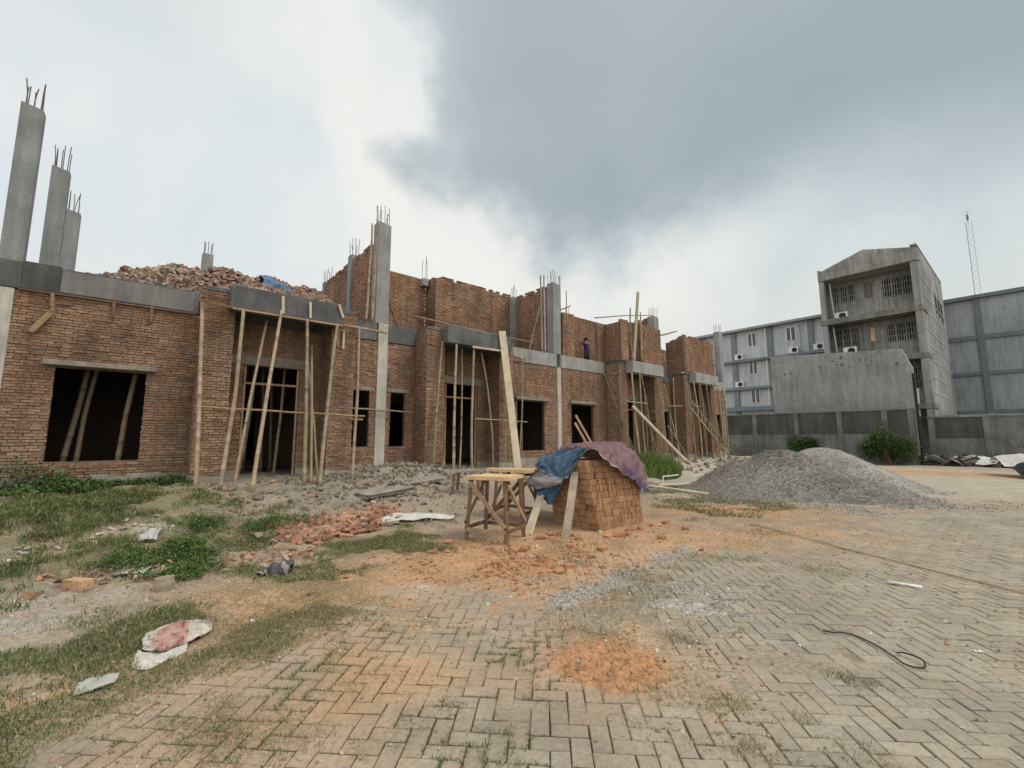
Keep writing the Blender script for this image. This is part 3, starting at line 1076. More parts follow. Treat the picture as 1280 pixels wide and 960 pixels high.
def make_clods():
    def dk(x, y):
        n = fbm(x, y, 2.2, 170, 4)
        a = np.exp(-(((x - .4) / 1.5) ** 2 + ((y - 5.8) / .9) ** 2)) * .8
        b = np.exp(-(((x - .66) / .40) ** 2 + ((y - 3.25) / .34) ** 2))
        c = np.exp(-(((x - .95) / .16) ** 2 + ((y - 3.3) / .35) ** 2))
        return np.clip((a + b * .25 + c * .6) * sstep(-.25, .35, n), 0, 1)
    x, y = sample(1700, (-3, 4, 2.6, 8), dk)
    n = len(x)
    r = (.003 + .014 * NR.random((n, 1)) ** 4) * np.where(y < 4.2, .65, 1.2)[:, None]
    p = np.stack([x, y, gz_arr(x, y) + r[:, 0] * .35], 1)
    c = np.where(NR.random((n, 1)) < .7, np.array((.40, .215, .115)), np.array((.27, .17, .11))) * NR.uniform(.75, 1.15, (n, 1))
    o = chunks('clods', p, r * NR.uniform(.6, 1.4, (n, 3)), c, M['rubble'], 1)
    tag(o, 'clods of orange clay and brick crumbs on the orange earth', 'earth', kind='stuff')


make_clods()


def mound(name, cx, cy, prof, n_r, n_a, col, mats, seed, amp, label, cat, smooth=True):
    """heap with an uneven outline: prof(angle, k) -> (radius, height)"""
    vs, cs, qs = [], [], []
    for i in range(n_r + 1):
        k = i / n_r
        for j in range(n_a):
            a = 2 * math.pi * j / n_a
            rr, hh = prof(a, k)
            vs.append((cx + math.cos(a) * rr, cy + math.sin(a) * rr, hh))
    v = np.array(vs)
    g = gz_arr(v[:, 0], v[:, 1])
    n = fbm(v[:, 0], v[:, 1], 1.1, seed, 5)
    edge = np.clip(v[:, 2] / .3, 0, 1)
    v[:, 2] = g - .05 + v[:, 2] * 1.0 + n * amp * edge
    for i in range(n_r):
        for j in range(n_a):
            j2 = (j + 1) % n_a
            qs.append((i * n_a + j, (i + 1) * n_a + j, (i + 1) * n_a + j2, i * n_a + j2))
    c = np.array(col) * (1 + .5 * fbm(v[:, 0], v[:, 1], .8, seed + 5, 4))[:, None]
    o = np_mesh(name, v, quads=np.array(qs), vcol=c, mats=mats, smooth=smooth)
    tag(o, label, cat, kind='stuff')
    return v, o


def gravel_heap():
    # dark crushed-stone heap, long tail to the right
    def prof(a, k):
        ex = 2.6 + .25 * math.sin(2 * a + 1) + .15 * math.sin(5 * a)
        # stretch along the view's right side
        ex *= 1 + .42 * max(0, math.cos(a + .55)) ** 2
        rr = ex * k
        hh = 1.30 * (1 - k) ** 1.12 if k > .12 else 1.30 * (.88 ** 1.12) + (0.12 - k) * .5
        return rr, hh
    v, o = mound('gravel', 7.55, 12.95, prof, 46, 120, (0.205, 0.19, 0.165), M['gravel'], 130, .2,
                 'big heap of dark grey crushed stone beside the paving', 'gravel')
    # stones on its skin
    k = NR.integers(0, len(v), 22000)
    p = v[k] + NR.normal(0, .06, (len(k), 3)) * np.array((1, 1, 0))
    r = .008 + .016 * NR.random(len(k)) ** 2
    c = np.array((.23, .213, .185)) * NR.uniform(.55, 1.7, (len(k), 1))
    st = stones('gravel', p[:, 0], p[:, 1], v[k][:, 2] + r * .2, r, c, M['stone'])
    tag(st, 'loose dark stones on the skin of the crushed stone heap', 'gravel', kind='stuff')

    def prof2(a, k):
        ex = 2.9 + .3 * math.sin(3 * a) + .2 * math.sin(2 * a + 2)
        return ex * k, 1.42 * (1 - k) ** 1.2 if k > .15 else 1.42 * (.85 ** 1.2) + (.15 - k) * .4
    mound('gravel', 10.6, 15.1, prof2, 30, 80, (0.255, 0.24, 0.212), M['gravel'], 140, .10,
          'pale grey sandy gravel heap behind the dark stone heap', 'gravel')
    # scatter at the foot
    def df(x, y):
        d = np.hypot((x - 7.6) / 1.35, y - 12.6)
        return np.clip(1.25 - np.abs(d - 2.6) / 1.1, 0, 1) ** 2 * sstep(-.3, .3, fbm(x, y, 1.2, 150, 3)) * (y < 13.5)
    x, y = sample(3500, (3, 13, 8, 14), df)
    r = .01 + .015 * NR.random(len(x))
    c = np.array((.3, .295, .28)) * NR.uniform(.5, 1.5, (len(x), 1))
    o = stones('gravel', x, y, gz_arr(x, y) + r * .3, r, c, M['stone'])
    tag(o, 'scattered grey stones around the foot of the dark stone heap', 'gravel', kind='stuff')


gravel_heap()


def brick_rubble_on_ground():
    # orange half bricks dumped below the first porch
    n = 300
    k = NR.random(n)
    s = 1.7 + 1.9 * k + NR.normal(0, .16, n)
    t = 4.72 - .3 * k + NR.normal(0, .24, n)
    x = s * U[0] + (t - DIST) * V[0]
    y = s * U[1] + (t - DIST) * V[1]
    hh = .10 * np.exp(-((s - 2.9) / .7) ** 2 - ((t - 4.5) / .3) ** 2) * NR.random(n)
    p = np.stack([x, y, gz_arr(x, y) + .02 + hh], 1)
    size = np.stack([NR.uniform(.04, .10, n), NR.uniform(.04, .052, n), NR.uniform(.019, .027, n)], 1)
    c = np.where(NR.random((n, 1)) < .8, np.array((.345, .19, .118)), np.array((.33, .255, .185))) * NR.uniform(.65, 1.25, (n, 1))
    o = chunks('brick_rubble', p, size, c, M['rubble'], .45)
    tag(o, 'heap of broken orange bricks on the ground in front of the first porch', 'rubble', kind='stuff')
    # half buried pieces along the edge of the weeds
    n = 110
    k = NR.random(n)
    x = -4.75 + 2.0 * k + NR.normal(0, .13, n)
    y = 4.75 + 1.35 * k + NR.normal(0, .2, n)
    p = np.stack([x, y, gz_arr(x, y) + .012], 1)
    size = np.stack([NR.uniform(.015, .065, n), NR.uniform(.015, .04, n), NR.uniform(.01, .024, n)], 1)
    c = np.where(NR.random((n, 1)) < .65, np.array((.33, .195, .12)), np.array((.31, .26, .20))) * NR.uniform(.65, 1.25, (n, 1))
    o = chunks('brick_rubble', p, size, c, M['rubble'], .7)
    tag(o, 'broken bricks half buried along the lower edge of the leafy weeds', 'rubble', kind='stuff')
    # grey lumps of dried mortar and clods before the small windows
    n = 2600
    s = NR.normal(5.3, 1.4, n)
    t = np.abs(NR.normal(1.0, 1.1, n)) + .12
    x = s * U[0] + (t - DIST) * V[0]
    y = s * U[1] + (t - DIST) * V[1]
    p = np.stack([x, y, gz_arr(x, y) + .02], 1)
    r = .007 + .04 * NR.random((n, 1)) ** 7
    size = r * NR.uniform(.5, 1.4, (n, 3))
    c = np.array((.205, .175, .135)) * NR.uniform(.7, 1.3, (n, 1))
    o = chunks('mortar_rubble', p, size, c, M['rubble'], 1)
    tag(o, 'grey rubble and clods piled below the two small windows', 'rubble', kind='stuff')
    # pale debris in front of the first porch and at the far porches
    n = 1100
    s = np.concatenate([NR.uniform(1.0, 5.2, 840), NR.uniform(16.5, 24.5, 260)])
    t = np.concatenate([NR.normal(3.0, .8, 840), NR.normal(2.3, .45, 260)])
    x = s * U[0] + (t - DIST) * V[0]
    y = s * U[1] + (t - DIST) * V[1]
    p = np.stack([x, y, gz_arr(x, y) + .02], 1)
    size = (.008 + .04 * NR.random((n, 1)) ** 6) * NR.uniform(.5, 1.5, (n, 3)) * np.where(s > 10, 2.2, 1)[:, None]
    c = np.where(NR.random((n, 1)) < .8, np.array((.235, .205, .16)), np.array((.30, .205, .14))) * NR.uniform(.7, 1.2, (n, 1))
    o = chunks('rubble', p, size, c, M['rubble'], .9)
    tag(o, 'scattered broken concrete and brick bits before the porches', 'rubble', kind='stuff')
    # chalky litter on the left bank
    n = 55
    k = NR.random(n)
    s = -2.0 + 3.0 * k + NR.normal(0, .12, n)
    t = 4.85 - 1.65 * k + NR.normal(0, .2, n)
    x = s * U[0] + (t - DIST) * V[0]
    y = s * U[1] + (t - DIST) * V[1]
    p = np.stack([x, y, gz_arr(x, y) + .02], 1)
    size = np.stack([NR.uniform(.012, .045, n), NR.uniform(.01, .028, n), NR.uniform(.003, .009, n)], 1)
    c = np.array((.47, .44, .38)) * NR.uniform(.6, 1.2, (n, 1))
    o = chunks('litter', p, size, c, M['rubble'], .25)
    tag(o, 'pale plaster flakes and litter in a line across the grassy bank', 'litter', kind='stuff')


brick_rubble_on_ground()

# ================================================================== BRICK WALLS
def brick_colour(z, warm=0.0, tan=0.2):
    r = R.random()
    if r < tan:
        c = (1.2, 1.2, 1.15)
    elif r < tan + .12:
        c = (.82, .80, .82)
    elif r < tan + .34:
        c = (1.08, .98, .92)
    else:
        c = (.95, .97, 1.0)
    k = R.uniform(.88, 1.11)
    return (c[0] * k * (1 + warm), c[1] * k, c[2] * k * (1 - warm * .5))


def brick_wall(mb, P, a0, a1, z0, z1, openings=(), thick=.11, both=False, top=None, tan=.2, warm=0.0, core=True):
    """running-bond wall; P(a, d, z) places a point d metres in front of its face"""
    if core:
        xs = sorted({a0, a1, *[min(max(o[0], a0), a1) for o in openings], *[min(max(o[1], a0), a1) for o in openings]})
        zs = sorted({z0, z1, *[min(max(o[2], z0), z1) for o in openings], *[min(max(o[3], z0), z1) for o in openings]})

        def solid(i, j):
            if i < 0 or j < 0 or i >= len(xs) - 1 or j >= len(zs) - 1:
                return False
            x = (xs[i] + xs[i + 1]) / 2
            z = (zs[j] + zs[j + 1]) / 2
            return not any(o[0] < x < o[1] and o[2] < z < o[3] for o in openings)
        f = -.013
        b = -thick + (.013 if both else 0)
        for i in range(len(xs) - 1):
            for j in range(len(zs) - 1):
                if not solid(i, j):
                    continue
                x0, x1, y0, y1 = xs[i], xs[i + 1], zs[j], zs[j + 1]
                zt = y1 - (.21 if (top is not None and j == len(zs) - 2) else 0)
                mb.face([P(x0, f, y0), P(x1, f, y0), P(x1, f, zt), P(x0, f, zt)], None, 1)
                mb.face([P(x0, b, y0), P(x1, b, y0), P(x1, b, zt), P(x0, b, zt)], None, 1)
                if not solid(i - 1, j):
                    mb.face([P(x0, f, y0), P(x0, b, y0), P(x0, b, zt), P(x0, f, zt)], None, 1)
                if not solid(i + 1, j):
                    mb.face([P(x1, f, y0), P(x1, b, y0), P(x1, b, zt), P(x1, f, zt)], None, 1)
                if not solid(i, j - 1):
                    mb.face([P(x0, f, y0), P(x1, f, y0), P(x1, b, y0), P(x0, b, y0)], None, 1)
                if not solid(i, j + 1):
                    mb.face([P(x0, f, zt), P(x1, f, zt), P(x1, b, zt), P(x0, b, zt)], None, 1)
    pit, bh, bl, jl = .0565, .0435, .168, .014
    rows = int((z1 - z0) / pit + .5)
    for side in ((0, 1) if both else (0,)):
        for r in range(rows):
            zb = z0 + r * pit + R.uniform(-.002, .002)
            zm = zb + bh / 2
            x = a0 - (bl + jl) * (.5 if r % 2 else 0) - R.uniform(0, .05)
            sag = R.uniform(-.004, .004)
            while x < a1:
                x1_ = x + bl + R.uniform(-.012, .012)
                segs = [(max(x, a0 + R.uniform(-.006, .012)), min(x1_, a1 + R.uniform(-.012, .006)))]
                for o in openings:
                    if o[2] - .01 < zm < o[3] + .01:
                        ns = []
                        for p, q in segs:
                            e0 = o[0] + R.uniform(-.012, .014)
                            e1 = o[1] + R.uniform(-.014, .012)
                            if q <= e0 or p >= e1:
                                ns.append((p, q))
                            else:
                                if p < e0:
                                    ns.append((p, e0))
                                if q > e1:
                                    ns.append((e1, q))
                        segs = ns
                for p, q in segs:
                    if q - p < .02:
                        continue
                    if top is not None and zm > top((p + q) / 2):
                        continue
                    d = R.gauss(.002, .006)
                    if R.random() < .012:
                        continue
                    zz0 = zb + sag + R.uniform(-.002, .002)
                    zz1 = zz0 + bh + R.uniform(-.003, .003)
                    c = brick_colour(zm, warm, tan if not callable(tan) else tan(zm))
                    if top is not None and zm > z1 - .26:
                        if side == 1:
                            continue
                        df, db = d, -thick + .003
                    elif side == 0:
                        df, db = d, -.016
                    else:
                        df, db = -thick - d, -thick + .016
                    A = [P(p, df, zz0), P(q, df, zz0), P(q, df, zz1), P(p, df, zz1)]
                    B = [P(p, db, zz0), P(q, db, zz0), P(q, db, zz1), P(p, db, zz1)]
                    mb.mesh(A + B, [(0, 1, 2, 3), (0, 4, 5, 1), (1, 5, 6, 2), (2, 6, 7, 3), (3, 7, 4, 0)], c, 0)
                x = x1_ + jl + R.uniform(-.003, .004)


def on_t(t0, sign=1):
    return lambda a, d, z: (a, t0 + sign * d, z)


def on_s(s0, sign=-1):
    return lambda a, d, z: (s0 + sign * d, a, z)


BRM = None


def add_rods(col, base, s0, s1, t0, t1, z, ln, n=6, r=.010):
    """starter bars sticking out of a column head, each a sub-part"""
    pts = [(0, 0), (1, 0), (1, 1), (0, 1), (.5, 0), (.5, 1), (0, .5), (1, .5)][:n]
    for a, b in pts:
        s = s0 + .05 + a * (s1 - s0 - .1) + R.uniform(-.01, .01)
        t = t0 + .05 + b * (t1 - t0 - .1) + R.uniform(-.01, .01)
        m = MB(base)
        h = ln * R.uniform(.72, 1.1)
        dx, dy = R.gauss(0, .025), R.gauss(0, .025)
        m.tube([(s, t, z - .1), (s + dx * .3, t + dy * .3, z + h * .5), (s + dx, t + dy, z + h)], r, 5)
        m.build('rebar', M['rebar'], col)


def column(house, base, s0, s1, t0, t1, z0, z1, rods=0, ln=.6, mtl='concrete', chamfer=True, label=None):
    m = MB(base)
    k = R.uniform(.9, 1.08)
    kt = (k * .70, k * .735, k * .77) if label is None and s1 < -1 else (k * .86, k * .88, k * .90)
    if chamfer:
        e = .06
        m.hexa([(s0, t0, z0), (s1, t0, z0), (s1, t1, z0), (s0, t1, z0), (s0, t0, z1), (s1, t0, z1 - e), (s1, t1, z1 - e), (s0, t1, z1)], kt)
    else:
        kk = (k * 1.5, k * 1.45, k * 1.32) if z0 < 1 else kt
        m.bbox(s0, s1, t0, t1, z0, z1, .012, kk)
    c = m.build('column', M[mtl], house)
    if label:
        c['label'] = label
    if rods:
        add_rods(c, base, s0, s1, t0, t1, z1, ln, rods)
    return c


def slab_block(house, base, name, mtl, s0, s1, t0, t1, z0, z1, bev=.012, k=1.0, label=None):
    m = MB(base)
    m.bbox(s0, s1, t0, t1, z0, z1, bev, (k, k, k))
    o = m.build(name, M[mtl], house)
    if label:
        o['label'] = label
    return o


FLOOR = 0.62


def ground_floor(label, p, d, end, damp_beam, seed):
    """one house of the row. p: party line by the small windows, d: +1/-1 direction, end: party line by the large window"""
    base = (p + d * 3.6, 0.0, 0.5)
    h = thing('unfinished_house', label, 'house', base=base, group='terraced brick houses under construction')
    S = lambda w: p + d * w
    rng = lambda w0, w1: (min(S(w0), S(w1)), max(S(w0), S(w1)))
    lo, hi = min(p, end), max(p, end)
    op = []
    sm = rng(.31, .775)
    op.append((sm[0], sm[1], 1.31, 2.86))
    dr = rng(2.15, 3.40)
    op.append((dr[0], dr[1], .4, 3.28))
    bw = rng(5.155, 6.515)
    op.append((bw[0], bw[1], 1.10, 2.90))
    m = MB(base)
    brick_wall(m, on_t(0.0), lo + .02, hi - .02, .74, 4.31, op, thick=.13, tan=lambda z: .12 + .12 * (z < 1.7))
    m.build('wall', [M['brick'], M['mortar']], h)
    # strip foundation, plastered, a little proud, open at the door
    for a, b in ((lo + .02, dr[0]), (dr[1], hi - .02)):
        m = MB(base)
        n = 14
        for i in range(n):
            x0 = a + (b - a) * i / n
            x1 = a + (b - a) * (i + 1) / n
            z1_ = .80 + R.uniform(-.03, .05)
            m.hexa([(x0, -.12, .1), (x1, -.12, .1), (x1, .05, .1), (x0, .05, .1), (x0, -.12, z1_), (x1, -.12, z1_ + R.uniform(-.02, .02)), (x1, .035, z1_), (x0, .035, z1_)])
        m.build('foundation', M['plaster'], h)
    # lintels
    for q, z0, z1, ex, out in ((sm, 2.87, 2.98, .12, .02), (dr, 3.29, 3.52, .3, .012), (bw, 2.93, 3.03, .16, .15)):
        m = MB(base)
        m.bbox(q[0] - ex, q[1] + ex, -.125, out, z0, z1, .008, (.82, .80, .76))
        m.build('lintel', M['plaster'], h)
    # door frame of thin timber with a transom bar
    m = MB(base)
    for a in (dr[0] + .02, dr[1] - .06):
        m.box(a, a + .045, -.10, -.04, .62, 3.27)
    m.box(dr[0] + .066, dr[1] - .061, -.095, -.045, 2.83, 2.88)
    m.build('door_frame', M['timber'], h)
    # porch piers
    for w0, w1 in ((1.05, 1.65), (3.75, 4.33)):
        a, b = rng(w0, w1)
        m = MB(base)
        tt = lambda z: .14 + .26 * (z < 2.4)
        brick_wall(m, on_t(.75), a, b, .66, 4.72, thick=.66, tan=tt)
        brick_wall(m, on_s(a, -1), .02, .735, .66, 4.72, thick=.02, tan=.14, core=False)
        brick_wall(m, on_s(b, 1), .02, .735, .66, 4.72, thick=.02, tan=.14, core=False)
        m.build('porch_pier', [M['brick'], M['mortar']], h)
        m = MB(base)
        m.hexa([(a - .03, .03, .1), (b + .03, .03, .1), (b + .03, .80, .1), (a - .03, .80, .1), (a - .03, .03, .78), (b + .03, .03, .80), (b + .02, .78, .74), (a - .02, .78, .77)])
        m.build('foundation', M['plaster'], h)
    # porch beam with the slab behind it
    a, b = rng(1.50, 3.90)
    bm = slab_block(h, base, 'porch_beam', damp_beam[1], a, b, .77, 1.16, 4.33, 4.83)
    a2, b2 = rng(1.06, 4.32)
    slab_block(h, base, 'porch_slab', 'concdark', a2 + .02, b2 - .02, .035, .765, 4.725, 4.825)
    # ring beam in two pieces beside the porch
    for w0, w1, mt in ((.18, 1.04, damp_beam[0]), (4.36, abs(end - p) - .1, damp_beam[2])):
        a, b = rng(w0, w1)
        slab_block(h, base, 'ring_beam', mt, a, b, -.2, .03, 4.32, 4.835)
    a, b = rng(1.05, 4.35)
    slab_block(h, base, 'ring_beam', 'concdark', a, b, -.2, .02, 4.32, 4.72)
    # floors, party and back walls
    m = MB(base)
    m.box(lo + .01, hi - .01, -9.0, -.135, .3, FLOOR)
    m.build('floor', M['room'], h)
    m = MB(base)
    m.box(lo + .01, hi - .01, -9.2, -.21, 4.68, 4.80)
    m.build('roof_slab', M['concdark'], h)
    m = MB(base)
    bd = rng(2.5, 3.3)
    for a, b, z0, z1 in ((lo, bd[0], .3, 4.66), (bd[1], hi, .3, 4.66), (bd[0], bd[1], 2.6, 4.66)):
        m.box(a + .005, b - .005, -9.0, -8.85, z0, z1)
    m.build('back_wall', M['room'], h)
    # inner party wall stays just inside the line
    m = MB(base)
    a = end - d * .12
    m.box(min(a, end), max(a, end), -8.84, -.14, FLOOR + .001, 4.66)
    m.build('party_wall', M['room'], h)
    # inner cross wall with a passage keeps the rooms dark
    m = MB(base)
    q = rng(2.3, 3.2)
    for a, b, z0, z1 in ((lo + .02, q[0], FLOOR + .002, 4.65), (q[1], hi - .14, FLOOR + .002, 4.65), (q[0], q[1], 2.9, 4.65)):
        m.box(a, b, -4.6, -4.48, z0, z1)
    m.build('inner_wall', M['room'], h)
    return h, base, S, rng


A_END, PA, B_END, PC, D_END = -2.08, 5.16, 12.47, 19.70, 26.95
hA, bA, SA, rA = ground_floor('nearest unfinished brick house, rubble heap on its roof and three tall bare columns', PA, -1, A_END,
                              ('concdark', 'concdark', 'concdark'), 1)
hB, bB, SB, rB = ground_floor('second unfinished brick house, a wide pale plank leaning on its porch', PA, 1, B_END,
                              ('concdark', 'concdark', 'concrete'), 2)
hC, bC, SC, rC = ground_floor('third unfinished brick house with a worker upstairs and upright planks in its bay', PC, -1, B_END,
                              ('concdark', 'concrete', 'concrete'), 3)
hD, bD, SD, rD = ground_floor('farthest unfinished brick house, its porch crowded with props and a ladder', PC, 1, D_END,
                              ('concdark', 'concrete', 'concrete'), 4)

# ---- nearest house: concrete details and the columns on top
column(hA, bA, -2.27, -2.0, -.2, .022, .2, 4.318, chamfer=False)
column(hA, bA, -2.26, -1.95, -.24, .0, 4.84, 8.0, 8, .5)
column(hA, bA, -2.11, -1.80, -2.72, -2.48, 4.80, 8.0, 7, .6)
column(hA, bA, -2.12, -1.81, -5.34, -5.1, 4.80, 8.0, 7, .6)
column(hA, bA, 1.02, 1.30, -4.1, -3.82, 4.80, 7.15, 5, .45, chamfer=False)
slab_block(hA, bA, 'ring_beam', 'concdark', -2.45, -1.932, -.2, .034, 4.321, 4.842)
# damp rendered band at the far left of the beam and timber edge boards under it
slab_block(hA, bA, 'ring_beam', 'concdark', -1.93, -1.42, .031, .05, 4.33, 4.86, .006, .7, label='dark damp section of the ring beam')
slab_block(hA, bA, 'ring_beam', 'concrete', -1.415, .70, .031, .042, 4.36, 4.80, .004, .62, label='grey dry section of the ring beam')
# party column between the small windows, ground floor
column(hA, bA, 5.03, 5.33, -.18, .03, .5, 4.85, chamfer=False, label='pale concrete column between the two small windows')

# ---- second house, upper floor
column(hB, bB, 4.93, 5.32, -.36, .0, 4.855, 7.95, 8, .55)
column(hB, bB, 4.98, 5.28, -2.68, -2.36, 4.80, 7.72, 6, .6, chamfer=False)
column(hB, bB, 4.98, 5.28, -5.45, -5.15, 4.80, 7.55, 5, .6, chamfer=False)


def upper(h, base, P, a0, a1, z0, z1, openings=(), top=None, thick=.12, warm=.04, tan=.14):
    m = MB(base)
    brick_wall(m, P, a0, a1, z0, z1, openings, thick, True, top, tan, warm)
    return m.build('upper_wall', [M['brick'], M['mortar']], h)


def notch(z, step=1.45, w=.22, off=0.0, dep=.14):
    return lambda a: z - (dep if ((a - off) % step) < w else 0)


upper(hB, bB, on_s(5.06, -1), -5.1, -.4, 4.82, 7.62, top=lambda a: 7.60 - (.07 if (a % .9) < .3 else 0))
upper(hB, bB, on_t(-3.5), 5.3, 8.42, 4.82, 7.95)
upper(hB, bB, on_s(8.47, -1), -3.6, -2.93, 4.82, 7.9)
upper(hB, bB, on_t(-2.8), 8.49, 12.33, 4.82, 8.02, top=notch(8.0, .82, .17, .3, .13))
column(hB, bB, 8.15, 8.4, -3.46, -3.22, 7.6, 7.9, 3, 1.0, chamfer=False)
column(hB, bB, 12.38, 12.60, -.2, .025, .5, 4.318, chamfer=False, label='pale concrete column right of the window')
# ---- third house, upper floor
column(hC, bC, 12.22, 12.63, -.36, .0, 4.855, 7.78, 8, .5)
column(hC, bC, 12.2, 12.45, -2.72, -2.45, 4.80, 7.8, 6, .55, chamfer=False)
upper(hC, bC, on_s(12.36, -1), -2.4, -.4, 4.82, 7.8, top=notch(7.8, .7, .12, .1))
upper(hC, bC, on_t(-.0), 12.75, 13.45, 4.84, 6.62)
upper(hC, bC, on_t(-2.8), 12.55, 19.5, 4.82, 7.75)
upper(hC, bC, on_t(-.02), 14.95, 15.42, 4.84, 6.56)
upper(hC, bC, on_s(15.45, -1), -.14, .72, 4.86, 6.55)
upper(hC, bC, on_t(.86), 15.45, 18.55, 4.86, 6.64, [(15.98, 16.86, 4.5, 7.0)], tan=.1)
upper(hC, bC, on_s(18.56, 1), -.14, .72, 4.86, 6.64)
# ---- farthest house, upper floor
column(hD, bD, 19.42, 19.85, -.36, .0, 4.85, 7.7, 6, .5)
upper(hD, bD, on_s(19.55, -1), -2.7, -.4, 4.82, 7.75, top=notch(7.72, .5, .14, .1))
upper(hD, bD, on_t(-2.6), 19.75, 26.7, 4.82, 7.0)
upper(hD, bD, on_s(20.7, -1), -.16, .72, 4.86, 6.7, top=lambda a: 6.45 + .3 * a + .06)
upper(hD, bD, on_t(.86), 20.7, 23.85, 4.86, 6.78, top=notch(6.78, 1.3, .3, .2, .1))
upper(hD, bD, on_s(23.86, 1), -.16, .72, 4.86, 6.7)
column(hD, bD, 26.55, 26.95, -.36, .0, .4, 8.0, 6, .6)
column(hD, bD, 22.3, 22.55, -3.0, -2.75, 4.80, 7.3, 4, .6, chamfer=False)
# end wall of the row, seen from the side
upper(hD, bD, on_s(26.95, 1), -8.9, -.4, .6, 4.3, thick=.14)
upper(hA, bA, on_s(-2.22, -1), -8.9, -.22, .6, 4.3, thick=.12)


# ---- heap of broken bricks on the roof of the nearest house
def roof_heap():
    mounds = [(-.8, -1.5, .8, .36), (-.1, -1.8, 1.0, .78), (.6, -2.0, 1.1, 1.12), (1.5, -2.0, 1.2, 1.24), (2.5, -1.7, 1.15, 1.16), (3.4, -1.4, .95, 1.0), (3.0, -.1, 1.0, .40), (2.0, .1, .8, .34), (4.0, -.8, .6, .45)]

    def hf(s, t):
        h = 0
        for a, b, r, q in mounds:
            h = np.maximum(h, q * np.clip(1 - ((s - a) / r) ** 2 / 1.3 - ((t - b) / (r * .85)) ** 2, 0, 1) ** .8)
        return h
    n = 3400
    ss = NR.uniform(-1.7, 4.6, 12000)
    tt = NR.uniform(-3.1, 1.0, 12000)
    k = hf(ss, tt) > .03
    ss, tt = ss[k][:n], tt[k][:n]
    n = len(ss)
    hh = hf(ss, tt) * (.55 + .5 * NR.random(n) ** .4) + .02
    x = ss * U[0] + (tt - DIST) * V[0]
    y = ss * U[1] + (tt - DIST) * V[1]
    p = np.stack([x, y, 4.83 + hh], 1)
    size = np.stack([NR.uniform(.05, .1, n), NR.uniform(.04, .06, n), NR.uniform(.024, .035, n)], 1) * NR.uniform(.7, 1.1, (n, 1))
    c = np.where(NR.random((n, 1)) < .6, np.array((.32, .205, .15)), np.array((.29, .235, .19))) * NR.uniform(.6, 1.25, (n, 1))
    c[(ss > -.35) & (ss < .5) & (hh > .55) & (NR.random(n) < .6)] = (.33, .275, .19)
    o = chunks('brick_rubble', p, size, c, M['rubble'], 1)
    tag(o, 'long heap of broken bricks on the roof slab of the nearest house', 'rubble', kind='stuff')
    # core so no sky shows through
    gs, gt = np.meshgrid(np.linspace(-1.9, 4.7, 60), np.linspace(-3.3, 1.1, 40), indexing='ij')
    gh = 4.80 + hf(gs, gt) * .92 + .03 * fbm(gs, gt, 3, 180, 3) * (hf(gs, gt) > .02)
    v = np.stack([gs * U[0] + (gt - DIST) * V[0], gs * U[1] + (gt - DIST) * V[1], gh], -1).reshape(-1, 3)
    i = np.arange(59)[:, None] * 40 + np.arange(39)[None]
    q = np.stack([i, i + 40, i + 41, i + 1], -1).reshape(-1, 4)
    q = q[(hf(gs, gt).ravel()[q] > .04).all(1)]
    o = np_mesh('brick_dust', v, quads=q, vcol=np.tile(np.array((.30, .2, .15)), (len(v), 1)), mats=M['rubble'])
    tag(o, 'brick dust and fines under the rubble on the roof of the nearest house', 'rubble', kind='stuff')


roof_heap()


# ================================================================== POLES AND BOARDS
def pole(p0, p1, r0, label, group=None, r1=None, bend=.02, name='bamboo_pole', cat='bamboo pole', mtl='bamboo', nodes=True):
    """bamboo from foot p0 to head p1 in (s,t,z)"""
    base = p0
    m = MB(base)
    a = Vector(p0)
    b = Vector(p1)
    ln = (b - a).length
    r0 *= .9
    r1 = r0 * .8 if r1 is None else r1
    side = (b - a).normalized().cross(Vector((R.uniform(-1, 1), R.uniform(-1, 1), .3))).normalized()
    bend = bend * R.uniform(.3, 1.2)
    pts, rad = [], []
    n = max(4, int(ln / .14))
    nd = R.uniform(.26, .36)
    k = 0
    ts = [i / n for i in range(n + 1)]
    if nodes:
        q = R.uniform(.05, .3)
        while q < ln - .05:
            for dq, rr in ((-.018, 1.0), (0, 1.16), (.018, 1.0)):
                ts.append((q + dq) / ln)
            q += nd * R.uniform(.85, 1.2)
    wob = [R.uniform(0, 6.28), R.uniform(1.5, 3)]
    nodeset = {}
    for t_ in sorted(set(round(x, 5) for x in ts if 0 <= x <= 1)):
        p = a.lerp(b, t_) + side * (math.sin(math.pi * t_) * bend * ln + .006 * math.sin(wob[0] + wob[1] * 6 * t_))
        pts.append(p)
        rad.append(r0 + (r1 - r0) * t_)
    if nodes:
        for i in range(1, len(pts) - 1):
            d0 = (pts[i] - pts[i - 1]).length
            d1 = (pts[i + 1] - pts[i]).length
            if d0 < .022 and d1 < .022:
                rad[i] *= 1.14
    c = R.uniform(.8, 1.15)
    m.tube(pts, rad, 8, (c * R.uniform(.97, 1.05), c, c * R.uniform(.9, 1.05)))
    o = m.build(name, M[mtl], smooth=True)
    for q in o.data.polygons:
        if len(q.vertices) > 4:
            q.use_smooth = False
    return tag(o, label, cat, group)


def plank(p0, p1, w, h, label, mtl='timber', up=(0, 0, 1), name='plank', cat='plank', group=None, c=None):
    m = MB(p0)
    m.beam(p0, p1, w, h, c, 0, up)
    return tag(m.build(name, M[mtl]), label, cat, group)


def gs_(s, t):
    """ground height in facade coordinates"""
    x = s * U[0] + (t - DIST) * V[0]
    y = s * U[1] + (t - DIST) * V[1]
    return gz(x, y)


def prop(s0, t0, s1, t1, z1, r, label, group, **kw):
    return pole((s0, t0, gs_(s0, t0) - .02), (s1, t1, z1), r, label, group, **kw)


